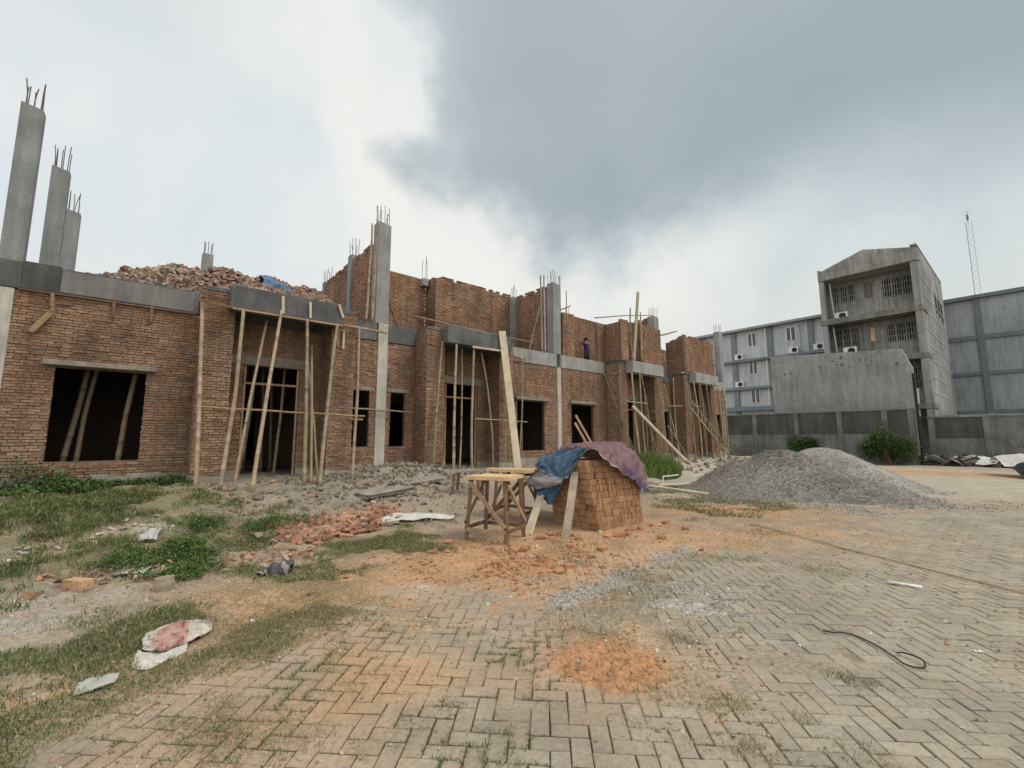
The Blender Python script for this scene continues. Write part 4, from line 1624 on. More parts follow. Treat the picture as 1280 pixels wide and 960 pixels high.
G1P = 'bamboo props of the first porch'
prop(.90, 1.45, .78, .93, 4.40, .048, 'thick bamboo pole standing in front of the outer pier of the nearest porch', G1P)
prop(1.22, 1.95, 1.49, 1.2, 4.27, .047, 'thick bamboo prop leaning right along the left edge of the nearest doorway', G1P)
prop(1.47, 1.85, 2.05, .72, 4.30, .036, 'thinner bamboo prop slanting under the nearest porch slab, second from its left', G1P)
prop(1.72, 2.2, 2.24, 1.2, 4.42, .044, 'long bamboo prop crossing the nearest doorway and leaning right', G1P)
prop(2.68, 2.1, 2.79, 1.2, 4.32, .048, 'thick yellowish bamboo prop standing upright in the middle of the nearest porch', G1P)
prop(2.98, 2.02, 3.04, .55, 3.36, .03, 'thin bamboo tilting the opposite way right of the yellowish upright prop', G1P)
prop(2.86, 1.95, 3.10, .55, 3.85, .032, 'thin upright bamboo between the yellowish prop and the inner pier of the nearest porch', G1P)
prop(2.98, 2.15, 3.49, 1.18, 4.32, .05, 'thick bamboo prop leaning right against the inner pier of the nearest porch', G1P)
prop(3.70, 2.0, 4.14, .9, 4.36, .042, 'bamboo pole standing before the left small window with a short cross piece', G1P)
GIN = 'props seen inside the dark doorways'
for i, (s, t, ds) in enumerate([(1.95, -1.0, .25), (2.55, -1.6, -.2), (2.7, -.8, .12), (2.2, -2.6, .1), (2.9, -2.2, -.15), (2.4, -3.3, .05)]):
    pole((s, t, FLOOR), (s + ds, t, 4.66), .045, 'bamboo prop standing inside the dark nearest doorway', GIN)
pole((-1.22, -.7, FLOOR), (-.78, -.6, 4.66), .06, 'round prop leaning inside the large window, left one', None)
pole((-1.02, -1.0, FLOOR), (-.6, -.9, 4.66), .055, 'shaded prop right behind the left prop of the large window', None)
pole((-.36, -.7, FLOOR), (.02, -.6, 4.66), .06, 'round prop leaning inside the large window, right one', None)
pole((.80, .98, 2.19), (4.33, 1.02, 2.10), .024, 'reddish bamboo rail tied across the props of the nearest porch', None, r1=.022, mtl='timber', bend=.004)
pole((4.19, .12, 2.36), (6.22, .12, 2.31), .026, 'pale bamboo rail across the two small windows', None, bend=.004)
plank((3.95, .96, 2.03), (4.30, .96, 2.02), .05, .05, 'short timber offcut tied to the pole before the left small window', 'timber')
plank((3.58, .95, 4.40), (4.98, .70, 4.42), .07, .05, 'horizontal timber under the ring beam over the left small window', 'timber')
plank((.70, 1.0, 4.41), (1.40, 1.19, 4.30), .05, .05, 'dark batten lying across the head of the outer pier pole', 'darkwood')
plank((1.30, 1.19, 4.30), (3.62, 1.19, 4.30), .04, .04, 'timber formwork edge along the bottom of the dark nearest porch beam', 'timber')
plank((2.27, 1.19, 4.36), (2.25, 1.19, 4.76), .06, .04, 'short pale batten nailed upright on the nearest porch beam, left one', 'paleplank', up=(0, 1, 0))
plank((2.86, 1.19, 4.36), (2.84, 1.19, 4.74), .05, .04, 'short pale batten nailed upright on the nearest porch beam, right one', 'paleplank', up=(0, 1, 0))
plank((3.62, 1.19, 4.50), (3.50, 1.19, 4.82), .05, .04, 'pale batten tilting at the end of the nearest porch beam', 'paleplank', up=(0, 1, 0))
plank((3.64, .81, 3.86), (3.64, .81, 4.32), .05, .03, 'left upright of a small batten bracket on the inner pier', 'timber', up=(0, 1, 0))
plank((3.78, .81, 3.80), (3.78, .81, 4.30), .05, .03, 'right upright of a small batten bracket on the inner pier', 'paleplank', up=(0, 1, 0))
plank((-1.50, .10, 4.30), (-1.47, .10, 3.95), .05, .06, 'short pale post under the beam left above the large window', 'timber', up=(0, 1, 0))
plank((-1.47, .10, 3.96), (-1.72, .09, 3.52), .09, .03, 'slanted board bracket left above the large window', 'timber', up=(0, 1, 0))
for s in (-.62, -.02):
    plank((s, .05, 4.00), (s, .05, 4.34), .05, .04, 'short dark hanger batten under the ring beam above the large window', 'darkwood', up=(0, 1, 0), group='hanger battens under the ring beam')
plank((-1.95, .05, 4.31), (.72, .05, 4.31), .05, .02, 'thin timber edge along the bottom of the ring beam over the large window', 'darkwood')

G2P = 'bamboo props of the second porch'
prop(6.34, 1.0, 6.62, .92, 4.38, .045, 'bamboo pole standing against the outer pier of the second porch', G2P, bend=.03)
prop(6.80, 1.35, 6.98, 1.12, 4.30, .047, 'thick pale bamboo prop at the left of the second doorway', G2P)
prop(7.10, 1.2, 7.38, .8, 4.34, .032, 'thin bamboo prop between the two thick ones of the second doorway', G2P)
prop(7.42, 1.35, 7.62, 1.12, 4.30, .047, 'thick bamboo prop at the right of the second doorway', G2P)
prop(8.40, 1.1, 8.0, .98, 4.20, .036, 'crooked thin bamboo leaning left beside the wide pale plank', G2P, bend=.04)
prop(9.02, .95, 9.05, .9, 4.1, .02, 'very thin rod on the right pier behind the wide pale plank', G2P)
prop(9.92, .5, 10.28, .32, 4.40, .03, 'thin bamboo pole leaning by the window right of the second porch', G2P)
pole((7.95, -1.2, FLOOR), (7.85, -1.2, 4.66), .04, 'bamboo prop standing inside the dark second doorway', GIN)
pole((10.75, -.8, FLOOR), (10.6, -.8, 4.66), .05, 'dim prop standing inside the window right of the second porch, left one', None)
pole((11.3, -.9, FLOOR), (11.1, -.8, 4.66), .04, 'dim prop standing inside the window right of the second porch, right one', None)
pole((7.59, 1.28, 2.12), (9.92, .98, 2.08), .022, 'bamboo rail tied level across the second porch to the window', None, bend=.004)
pole((5.98, .32, 5.16), (11.05, .10, 5.10), .03, 'long thin bamboo lying level on the beam above the second porch', None, bend=.004)
plank((7.50, 1.2, 4.29), (8.62, 1.2, 4.31), .07, .05, 'pale batten under the second porch beam', 'paleplank')
plank((9.5, .10, 4.52), (10.6, .10, 4.40), .05, .05, 'weathered batten on the beam over the window right of the second porch', 'darkwood')
m = MB((8.86, 1.75, .5))
m.beam((8.86, 1.75, gs_(8.86, 1.75) - .03), (8.63, 1.22, 4.95), .235, .035, None, 0, (-.3, 1, .1))
tag(m.build('plank', M['paleplank']), 'wide pale plank leaning upright on the second porch', 'plank')
prop(15.62, 1.25, 15.16, .15, 4.30, .03, 'left of two parallel bamboo poles leaning on the third house beside its window', None)
prop(15.80, 1.30, 15.33, .17, 4.26, .03, 'right of two parallel bamboo poles leaning on the third house beside its window', None)
plank((13.25, .16, 2.45), (14.35, .30, .95), .11, .03, 'upper plank leaning slantwise across the third house window', 'timber', up=(0, 1, 0))
plank((13.15, .20, 2.15), (14.05, .36, .85), .11, .03, 'lower plank leaning slantwise across the third house window', 'timber', up=(0, 1, 0))

G3P = 'bamboo props of the third porch'
prop(15.86, 1.35, 15.74, 1.14, 4.30, .045, 'bamboo prop at the left edge of the third doorway', G3P)
prop(16.32, 1.3, 16.30, 1.14, 4.30, .047, 'upright bamboo prop in the middle of the third doorway', G3P)
prop(17.2, .8, 17.25, .65, 4.3, .03, 'thin bamboo deep in the third porch recess', G3P)
prop(17.9, 1.0, 17.45, .7, 2.6, .03, 'short bamboo leaning left in the third porch recess', G3P)
m = MB((18.55, 1.9, .45))
m.beam((18.55, 1.9, gs_(18.55, 1.9)), (15.5, 1.3, 2.85), .10, .10, None, 0)
tag(m.build('timber_beam', M['paleplank']), 'heavy pale timber slanting down across the third porch into the grass', 'timber beam')
prop(18.42, 1.05, 18.34, .92, 4.30, .035, 'left of three bamboo poles by the right pier of the third porch', G3P)
prop(18.50, 1.25, 18.46, 1.12, 4.30, .035, 'middle of three bamboo poles by the right pier of the third porch', G3P)
prop(19.12, 1.2, 19.06, 1.12, 4.36, .035, 'right of three bamboo poles by the right pier of the third porch', G3P)
prop(19.75, 1.4, 18.25, 1.2, 2.1, .035, 'bamboo leaning low between the third and the farthest porch', G3P)
prop(19.9, .9, 19.6, .3, 4.2, .035, 'bamboo standing at the small windows between the third and farthest porch', None)
prop(17.75, 1.3, 17.7, 1.14, 4.28, .035, 'bamboo prop at the right edge of the third doorway', G3P)
prop(16.9, 1.35, 16.45, 1.14, 4.25, .032, 'thin bamboo leaning left in the third doorway', G3P)
pole((15.15, 1.25, 3.05), (16.62, 1.25, 3.03), .03, 'short rail tied across the props of the third doorway', None)
pole((18.3, 1.25, 2.98), (19.7, 1.2, 3.06), .035, 'short rail tied across the three poles of the third porch', None)

G4P = 'bamboo props of the farthest porch'
for i, (s0, t0, s1, t1, z1, r, lb) in enumerate([
        (20.56, 1.25, 20.42, 1.15, 4.1, .04, 'leftmost upright bamboo of the farthest porch'),
        (21.15, 1.3, 20.92, 1.15, 4.3, .045, 'second upright bamboo of the farthest porch'),
        (21.6, 1.3, 21.54, 1.15, 4.3, .04, 'third upright bamboo of the farthest porch'),
        (22.2, 1.3, 22.2, 1.15, 4.3, .045, 'thick upright bamboo in the middle of the farthest porch'),
        (22.9, 1.2, 22.1, .9, 4.3, .03, 'thin bamboo leaning left in the farthest porch'),
        (22.9, 1.35, 23.0, 1.15, 4.3, .04, 'fifth upright bamboo of the farthest porch, right of the ladder head'),
        (23.4, 1.3, 23.5, 1.15, 4.3, .04, 'upright bamboo next to the last pier of the row'),
        (20.85, 1.15, 20.65, .95, 4.25, .03, 'thin bamboo behind the ladder head in the farthest porch'),
        (21.9, 1.15, 21.86, .9, 4.28, .032, 'slim bamboo just left of the thick middle prop of the farthest porch'),
        (23.15, 1.1, 23.3, .95, 4.25, .03, 'slim bamboo in front of the left edge of the last pier'),
        (23.7, 1.2, 23.75, 1.0, 4.2, .035, 'bamboo in front of the middle of the last pier'),
        (24.3, .9, 24.25, .4, 4.2, .035, 'bamboo set back behind the last pole of the row'),
        (23.95, 1.3, 24.15, 1.1, 4.25, .05, 'last bamboo pole at the far right end of the row')]):
    prop(s0, t0, s1, t1, z1, r, lb, G4P)
lad = thing('bamboo_ladder', 'bamboo ladder leaning flat across the farthest porch', 'ladder', base=(23.3, 1.75, .5))
bL = (23.3, 1.75, .5)
pa0, pa1 = (23.3, 1.75, gs_(23.3, 1.75)), (20.15, 1.3, 3.45)
for off in (0, -.42):
    m = MB(bL)
    m.tube([(pa0[0], pa0[1], pa0[2] + off + .42), (pa1[0], pa1[1], pa1[2] + off)], .035, 7)
    m.build('rail', M['bamboo'], lad, smooth=True)
for i in range(1, 11):
    k = i / 11
    a = [pa0[j] + (pa1[j] - pa0[j]) * k for j in range(3)]
    z0 = a[2] + .42 * (1 - k)
    m = MB(bL)
    m.tube([(a[0], a[1], z0 - .45), (a[0], a[1], z0 + .03)], .02, 6)
    m.build('rung', M['bamboo'], lad)
pole((20.0, 1.25, 3.15), (21.3, 1.25, 3.12), .03, 'short rail tied at the left of the farthest porch', None)

# upper floor poles
pole((4.63, .06, 4.84), (4.72, .03, 7.78), .04, 'pale pole left of the tall column on the second house', 'upright poles beside the tall column', bend=.004)
pole((4.81, .07, 4.85), (4.86, .03, 7.98), .035, 'pale pole close against the tall column on the second house', 'upright poles beside the tall column', bend=.004)
plank((5.98, -.55, 4.86), (5.58, -.62, 5.85), .09, .05, 'dark board leaning right of the tall column on the second house', 'darkwood', up=(0, 1, 0))
pole((11.54, .05, 4.84), (11.48, .05, 7.86), .04, 'left of two upright grey pipes beside the column of the third house', None, mtl='concrete', nodes=False, bend=.002)
pole((11.70, .05, 4.84), (11.66, .05, 7.9), .04, 'right of two upright grey pipes beside the column of the third house', None, mtl='concrete', nodes=False, bend=.002)
pole((11.05, -.15, 4.85), (11.72, -.25, 6.68), .028, 'thin bamboo brace leaning right towards the two grey pipes', None)
pole((11.3, -.42, 6.1), (13.75, -.45, 7.2), .03, 'dark pole passing behind the concrete column of the third house', None, mtl='darkwood')
plank((16.2, .95, 4.90), (16.72, .93, 8.1), .17, .04, 'tall wide plank standing in the bay opening of the third house', 'greyplank', up=(0, 1, 0))
pole((16.08, .97, 4.90), (16.08, .93, 7.25), .04, 'thin pale pole left of the tall plank in the bay opening', None)
pole((16.80, .97, 4.90), (16.85, .93, 7.2), .04, 'thin pale pole right of the tall plank in the bay opening', None)
pole((18.7, .3, 6.42), (20.7, .5, 7.0), .04, 'pole sticking out to the right from the bay of the third house', None, mtl='darkwood')
pole((15.5, -.6, 7.0), (19.9, -.3, 7.85), .03, 'thin pole rising over the bay of the third house to the far column', None, mtl='greyplank')
for s, t, z0, z1, lb in ((13.2, -.5, 6.5, 8.6, 'slim bundle of bars standing right of the third house column'),
                         (15.9, -2.7, 7.4, 9.0, 'slim bundle of bars on the rear wall above the worker'),
                         (14.05, -1.0, 5.5, 7.4, 'single thin bar on the upper floor left of the worker')):
    b = thing('rebar_bundle', lb, 'steel bars', base=(s, t, z0))
    for q in range(3):
        mm = MB((s, t, z0))
        a, c_ = R.uniform(-.1, .1), R.uniform(-.06, .06)
        mm.tube([(s + a, t + c_, 4.83), (s + a + R.uniform(-.03, .03), t + c_, z1 - R.uniform(0, .4))], .011, 5)
        mm.build('rebar', M['rebar'], b)


# ================================================================== WORK TABLES
def trestle(label, FL, FR, BR, BL, top, spread, boards, mt_leg='darkwood', braces=True, zb=None):
    """table from its four top corners (world x,y), legs spread slightly at the foot"""
    cx = (FL[0] + FR[0] + BR[0] + BL[0]) / 4
    cy = (FL[1] + FR[1] + BR[1] + BL[1]) / 4
    g = min(gz(*q) for q in (FL, FR, BR, BL))
    h = thing('work_table', label, 'work table', loc=(cx, cy, g))
    T = [(q[0] - cx, q[1] - cy) for q in (FL, FR, BR, BL)]
    feet, heads = [], []
    for (x, y) in T:
        fz = gz(cx + x * spread, cy + y * spread) - g - .01
        a, b = (x * spread, y * spread, fz), (x * .9, y * .9, top - .045)
        feet.append(a)
        heads.append(b)
        m = MB()
        m.beam(a, b, .05, .05, None, 0, (x, y, 0))
        m.build('leg', M[mt_leg], h)

    def lerp(a, b, k):
        return tuple(a[i] + (b[i] - a[i]) * k for i in range(3))
    if braces:
        n = 0
        for i, j in ((0, 1), (1, 2), (2, 3), (3, 0)):
            o = Vector(T[i]) + Vector(T[j])
            o = o.normalized() * .037
            off = lambda p: (p[0] + o.x, p[1] + o.y, p[2])
            m = MB()
            k = .19 + .012 * (i % 2)
            m.beam(off(lerp(feet[i], heads[i], k)), off(lerp(feet[j], heads[j], k)), .025, .055)
            m.build('stretcher', M['timber'] if i == 0 else M[mt_leg], h)
            m = MB()
            ex = o.normalized() * .012
            off2 = lambda p: (p[0] + o.x + ex.x, p[1] + o.y + ex.y, p[2])
            if i % 2 == 0:
                m.beam(off2(lerp(feet[i], heads[i], .96)), off2(lerp(feet[j], heads[j], .26)), .022, .06)
            else:
                m.beam(off2(lerp(feet[i], heads[i], .93)), off2(lerp(feet[j], heads[j], .28)), .022, .045)
            m.build('brace', M['timber'] if i in (0, 1) else M[mt_leg], h)
    for (x0, x1, y0, y1, z0, z1, mt, rz) in boards:
        m = MB()
        # board given in the table's own axes: along front edge and depth
        fx = Vector((T[1][0] - T[0][0], T[1][1] - T[0][1], 0)).normalized()
        dy = Vector((-fx.y, fx.x, 0))
        pts = []
        for z in (z0, z1):
            for a, b in ((x0, y0), (x1, y0), (x1, y1), (x0, y1)):
                ca, sa = math.cos(rz), math.sin(rz)
                a2, b2 = a * ca - b * sa, a * sa + b * ca
                q = fx * a2 + dy * b2
                pts.append((q.x, q.y, z))
        m.hexa(pts)
        m.build('table_top', M[mt], h)
    return h


trestle('rough timber work table with a pale plywood top and crossed braces', (-.66, 6.84), (-.085, 6.60), (.16, 7.08), (-.42, 7.36), .94, 1.06,
        [(-.36, .36, -.31, .02, .90, .955, 'paleply', 0), (-.355, .33, .025, .33, .897, .945, 'paleply', 0.0)])
trestle('second dark work table behind the first, with a long board on top', (-.32, 8.42), (.20, 8.15), (.46, 8.62), (-.08, 8.9), .93, 1.05,
        [(-.52, .45, -.22, .06, .895, .945, 'paleply', .12), (-.40, .40, .10, .34, .895, .93, 'greyplank', 0)])
trestle('low plank stand holding grey boards left behind the work table', (-1.30, 9.85), (-.72, 9.75), (-.66, 10.15), (-1.24, 10.25), .60, 1.02,
        [(-.50, .16, -.17, .02, .60, .63, 'concrete', .05), (-.10, .62, .03, .2, .60, .635, 'concrete', -.02)], braces=False)
for k, (a, b, mt, lb) in enumerate([((.05, 8.75, .90), (1.35, 9.3, .93), 'paleplank', 'pale board lying from the second work table towards the brick stack'),
                                    ((.12, 8.62, .84), (1.2, 9.1, .86), 'darkwood', 'dark reddish timber under the pale board beside the brick stack')]):
    m = MB()
    cx = Vector(a)
    m.beam((0, 0, 0), Vector(b) - cx, .10, .035)
    tag(m.build('plank', M[mt], loc=a), lb, 'plank')
m = MB()
m.beam((0, 0, 0), (.10, -.02, .86), .05, .05)
m.beam((.0, .30, 0), (.12, .22, .86), .05, .05)
m.beam((.05, .04, .5), (.05, .26, .5), .03, .05)
tag(m.build('timber_trestle', M['darkwood'], loc=(1.0, 8.95, gz(1.0, 8.95))), 'small dark trestle under the boards behind the brick stack', 'trestle')

# ================================================================== BRICK STACK
S0, S1, T0, T1 = 5.88, 7.10, 6.20, 7.23
LAYH, NLAY = .104, 11


def brick_mesh(seed, L=.196, Wd=.05, Hh=.1):
    rr = random.Random(seed)
    m = MB()
    m.bbox(-L / 2, L / 2, -Wd / 2, Wd / 2, 0, Hh, .004)
    m.v = [(x + rr.gauss(0, .0022), y + rr.gauss(0, .0018), z + rr.gauss(0, .0022)) for x, y, z in m.v]
    o = m.build('stacked_brick', M['newbrick'])
    me = o.data
    bpy.data.objects.remove(o)
    return me


BRICKS = [brick_mesh(i) for i in range(6)]
BRICK_LABEL = 'orange brick standing on edge in the big stack under the purple tarp'


def brick_stack():
    g = gz(*W((S0 + S1) / 2, (T0 + T1) / 2, 0)[:2])
    single, rest = [], []
    ns, ntt = 6, 5
    for l in range(NLAY):
        shrink = .010 * max(0, l - 3)
        lean = .006 * l
        for i in range(ns):
            for j in range(ntt):
                fs = j == ntt - 1          # front (right-hand visible) face
                ls = i == 0                # left visible face
                topl = l == NLAY - 1
                if not (fs or ls or topl):
                    continue
                s0l = S0 - .012 * l
                bs = s0l + (S1 - .006 * l - s0l) * (i + .5) / ns
                bt = T0 + (T1 - T0) * (j + .5) / ntt - .019 * l * (1 - i / 6)
                along_t = R.random() < .76 if fs else R.random() < .3
                if l == NLAY - 1 and i == 0 and j < 3:
                    continue
                if (l == NLAY - 1 and (i > 2 or (R.random() < .15 and not fs))) or (l == NLAY - 2 and i > 3):
                    continue
                for q in range(4):
                    o = (q - 1.5) * .0505
                    out = R.gauss(0, .006)
                    if along_t:
                        s, t, yaw = bs + o, bt + out, math.pi / 2
                    else:
                        s, t, yaw = bs + out, bt + o, 0.0
                    if R.random() < .02 and fs and l > 2:
                        continue
                    vis_f = fs and (along_t or q == 3)
                    vis_l = ls and ((not along_t) or q == 0)
                    yaw += R.gauss(0, .03)
                    z = g + l * LAYH + R.uniform(-.002, .002)
                    x, y, _ = W(s, t, 0)
                    rec = (x, y, z, ROT - yaw if False else ROT + yaw, R.randrange(6), R.gauss(0, .015))
                    (single if (vis_f or (vis_l and t > 6.55) or (vis_l and l < 4)) else rest).append((vis_f, rec))
    single.sort(key=lambda k: not k[0])
    rest += single[300:]
    single = single[:300]
    for _, (x, y, z, rz, k, rx) in single:
        o = bpy.data.objects.new('stacked_brick', BRICKS[k])
        COL.objects.link(o)
        o.location = (x, y, z)
        o.rotation_euler = (rx, 0, rz)
        tag(o, BRICK_LABEL, 'brick', 'orange bricks stacked under the tarp')
    vs, fs = [], []
    for _, (x, y, z, rz, k, rx) in rest:
        mt = Matrix.Translation((x, y, z)) @ Matrix.Rotation(rz, 4, 'Z') @ Matrix.Rotation(rx, 4, 'X')
        b = len(vs)
        vs += [tuple(mt @ v.co) for v in BRICKS[k].vertices]
        fs += [tuple(b + i for i in p.vertices) for p in BRICKS[k].polygons]
    me = bpy.data.meshes.new('brick_stack')
    # solid heart of the stack, inside the outer bricks
    b = len(vs)
    c = [W(S0 + .1, T0 + .02, 0), W(S1 - .12, T0 + .02, 0), W(S1 - .12, T1 - .3, 0), W(S0 + .1, T1 - .34, 0)]
    for z in (g - .02, g + (NLAY - 2) * LAYH):
        vs += [(p[0], p[1], z) for p in c]
    fs += [tuple(b + i for i in f) for f in ((0, 3, 2, 1), (4, 5, 6, 7), (0, 1, 5, 4), (1, 2, 6, 5), (2, 3, 7, 6), (3, 0, 4, 7))]
    me.from_pydata(vs, [], fs)
    ca = me.color_attributes.new('Col', 'FLOAT_COLOR', 'CORNER')
    ca.data.foreach_set('color', np.ones(len(me.loops) * 4, np.float32))
    me.materials.append(M['newbrick'])
    o = bpy.data.objects.new('stacked_bricks', me)
    COL.objects.link(o)
    tag(o, 'inner and hidden bricks of the big stack under the purple tarp', 'bricks', kind='stuff')


brick_stack()

# loose bricks round the stack and table
LB = mat('loose_brick', (0.40, 0.205, 0.11), var=0.25, scale=9, var2=0.2, scale2=45, bump=0.5, bscale=70, rnd=.2)


def loose_brick(x, y, L_, rz, label, group=None, tiltx=0.0, w=.1, h=.05, mtl=None):
    m = MB()
    m.bbox(-L_ / 2, L_ / 2, -w / 2, w / 2, -.004, h, .006)
    m.v = [(a + R.gauss(0, .005), b + R.gauss(0, .004), c + R.gauss(0, .003)) for a, b, c in m.v]
    o = m.build('loose_brick', mtl or LB, loc=(x, y, gz(x, y) - .004))
    o.rotation_euler = (tiltx, R.gauss(0, .05), rz)
    return tag(o, label, 'brick', group)


LBL = 'broken orange brick lying loose on the orange earth around the work table and brick stack'
for x, y, L_ in [(-.92, 6.65, .12), (-.30, 6.25, .10), (.02, 6.2, .17), (.17, 6.28, .16), (.46, 6.95, .18), (.58, 6.9, .12), (.62, 7.15, .2), (1.5, 7.1, .16),
                 (1.68, 7.15, .2), (1.85, 7.25, .12), (1.95, 7.5, .18), (2.15, 7.6, .1), (2.5, 7.9, .2), (2.75, 8.1, .13), (1.25, 6.35, .14), (.55, 5.35, .11),
                 (-1.05, 6.1, .09), (-.2, 5.6, .08), (2.3, 7.0, .12), (.85, 6.5, .09), (2.9, 7.6, .1), (1.02, 6.9, .07)]:
    loose_brick(x, y, L_, R.uniform(0, 3.1), LBL, 'loose bricks around the table and stack', R.gauss(0, .12))
loose_brick(.70, 5.53, .13, .3, 'half brick beside the small green tuft in front of the brick stack')
loose_brick(-4.40, 4.68, .24, -.15, 'large tan brick block lying on the earth at the left', w=.13, h=.10, mtl=M['rubble'])
bpy.context.view_layer.update()
o = [q for q in bpy.data.objects if q.get('label', '').startswith('large tan brick')][0]
for a in o.data.color_attributes['Col'].data:
    a.color = (.45, .29, .17, 1)
loose_brick(1.42, 7.33, .05, .5, 'small pale brick offcut at the front corner of the brick stack', w=.05, h=.05, mtl=M['paleplank'])
m = MB()
m.tube([(0, 0, -.01), (.004, 0, .06), (0, .003, .125)], [.085, .086, .083], 18, (.30, .25, .19))
tag(m.build('concrete_cylinder', M['rubble'], loc=(-3.52, 4.66, gz(-3.52, 4.66))), 'short grey brown concrete test cylinder standing on the dirt', 'concrete cylinder')

# two planks leaning on the stack
plank((4.83, 6.63, gs_(4.83, 6.63) - .01), (5.78, 6.03, .68), .15, .03, 'pale cream plank leaning on the left side of the brick stack', 'paleplank', up=(-.5, -.2, 1))
plank((5.17, 7.13, gs_(5.17, 7.13) - .01), (5.76, 6.82, .97), .13, .03, 'weathered grey plank leaning on the corner of the brick stack', 'greyplank', up=(-.8, .3, .6))


def sheet(mb, rows, sub=6, noise=.02, seed=0, thick=.006, c=(1, 1, 1), cfun=None, rough=1.0):
    """cloth through a grid of control points (rows of equal length), Catmull-Rom both ways, with wrinkles and thickness"""
    A = np.array(rows, float)

    def cr(P, sub):
        n = len(P)
        out = []
        for i in range(n - 1):
            p0 = P[max(i - 1, 0)]
            p1 = P[i]
            p2 = P[i + 1]
            p3 = P[min(i + 2, n - 1)]
            for k in range(sub):
                t = k / sub
                out.append(.5 * ((2 * p1) + (-p0 + p2) * t + (2 * p0 - 5 * p1 + 4 * p2 - p3) * t * t + (-p0 + 3 * p1 - 3 * p2 + p3) * t ** 3))
        out.append(P[-1])
        return np.array(out)
    A = cr(A, sub)
    A = cr(A.transpose(1, 0, 2), sub).transpose(1, 0, 2)
    nr, nc = A.shape[:2]
    du = np.gradient(A, axis=0)
    dv = np.gradient(A, axis=1)
    N_ = np.cross(du, dv)
    N_ /= np.maximum(np.linalg.norm(N_, axis=2), 1e-6)[..., None]
    uu, vv = np.meshgrid(np.arange(nr) / sub, np.arange(nc) / sub, indexing='ij')
    w = fbm(uu + vv * .3, vv * .9 - uu * .2, 1.1 * rough, 200 + seed, 4)
    A = A + N_ * (w * noise * 2)[..., None]
    B = A - N_ * thick
    i = np.arange(nr - 1)[:, None] * nc + np.arange(nc - 1)[None]
    q = np.stack([i, i + nc, i + nc + 1, i + 1], -1).reshape(-1, 4)
    P = [tuple(p) for p in A.reshape(-1, 3)] + [tuple(p) for p in B.reshape(-1, 3)]
    n = nr * nc
    b0 = len(mb.v)
    mb.v.extend(mb.P(p) for p in P)
    for k, f in enumerate(q):
        col = cfun(*divmod(k, nc - 1), nr, nc) if cfun else c
        mb.f.append(tuple(b0 + int(x) for x in f))
        mb.c.append(col)
        mb.m.append(0)
        mb.f.append(tuple(b0 + n + int(x) for x in f[::-1]))
        mb.c.append(col)
        mb.m.append(0)
    edge = [(r, 0) for r in range(nr)] + [(nr - 1, k) for k in range(1, nc)] + [(r, nc - 1) for r in range(nr - 2, -1, -1)] + [(0, k) for k in range(nc - 2, -1, -1)]
    for (r, k), (r2, k2) in zip(edge, edge[1:]):
        a, b = r * nc + k, r2 * nc + k2
        mb.f.append((b0 + a, b0 + b, b0 + n + b, b0 + n + a))
        mb.c.append(c)
        mb.m.append(0)


PURPLE = (.165, .092, .098)
LILAC = (.29, .26, .275)
BLUE = (.06, .12, .185)


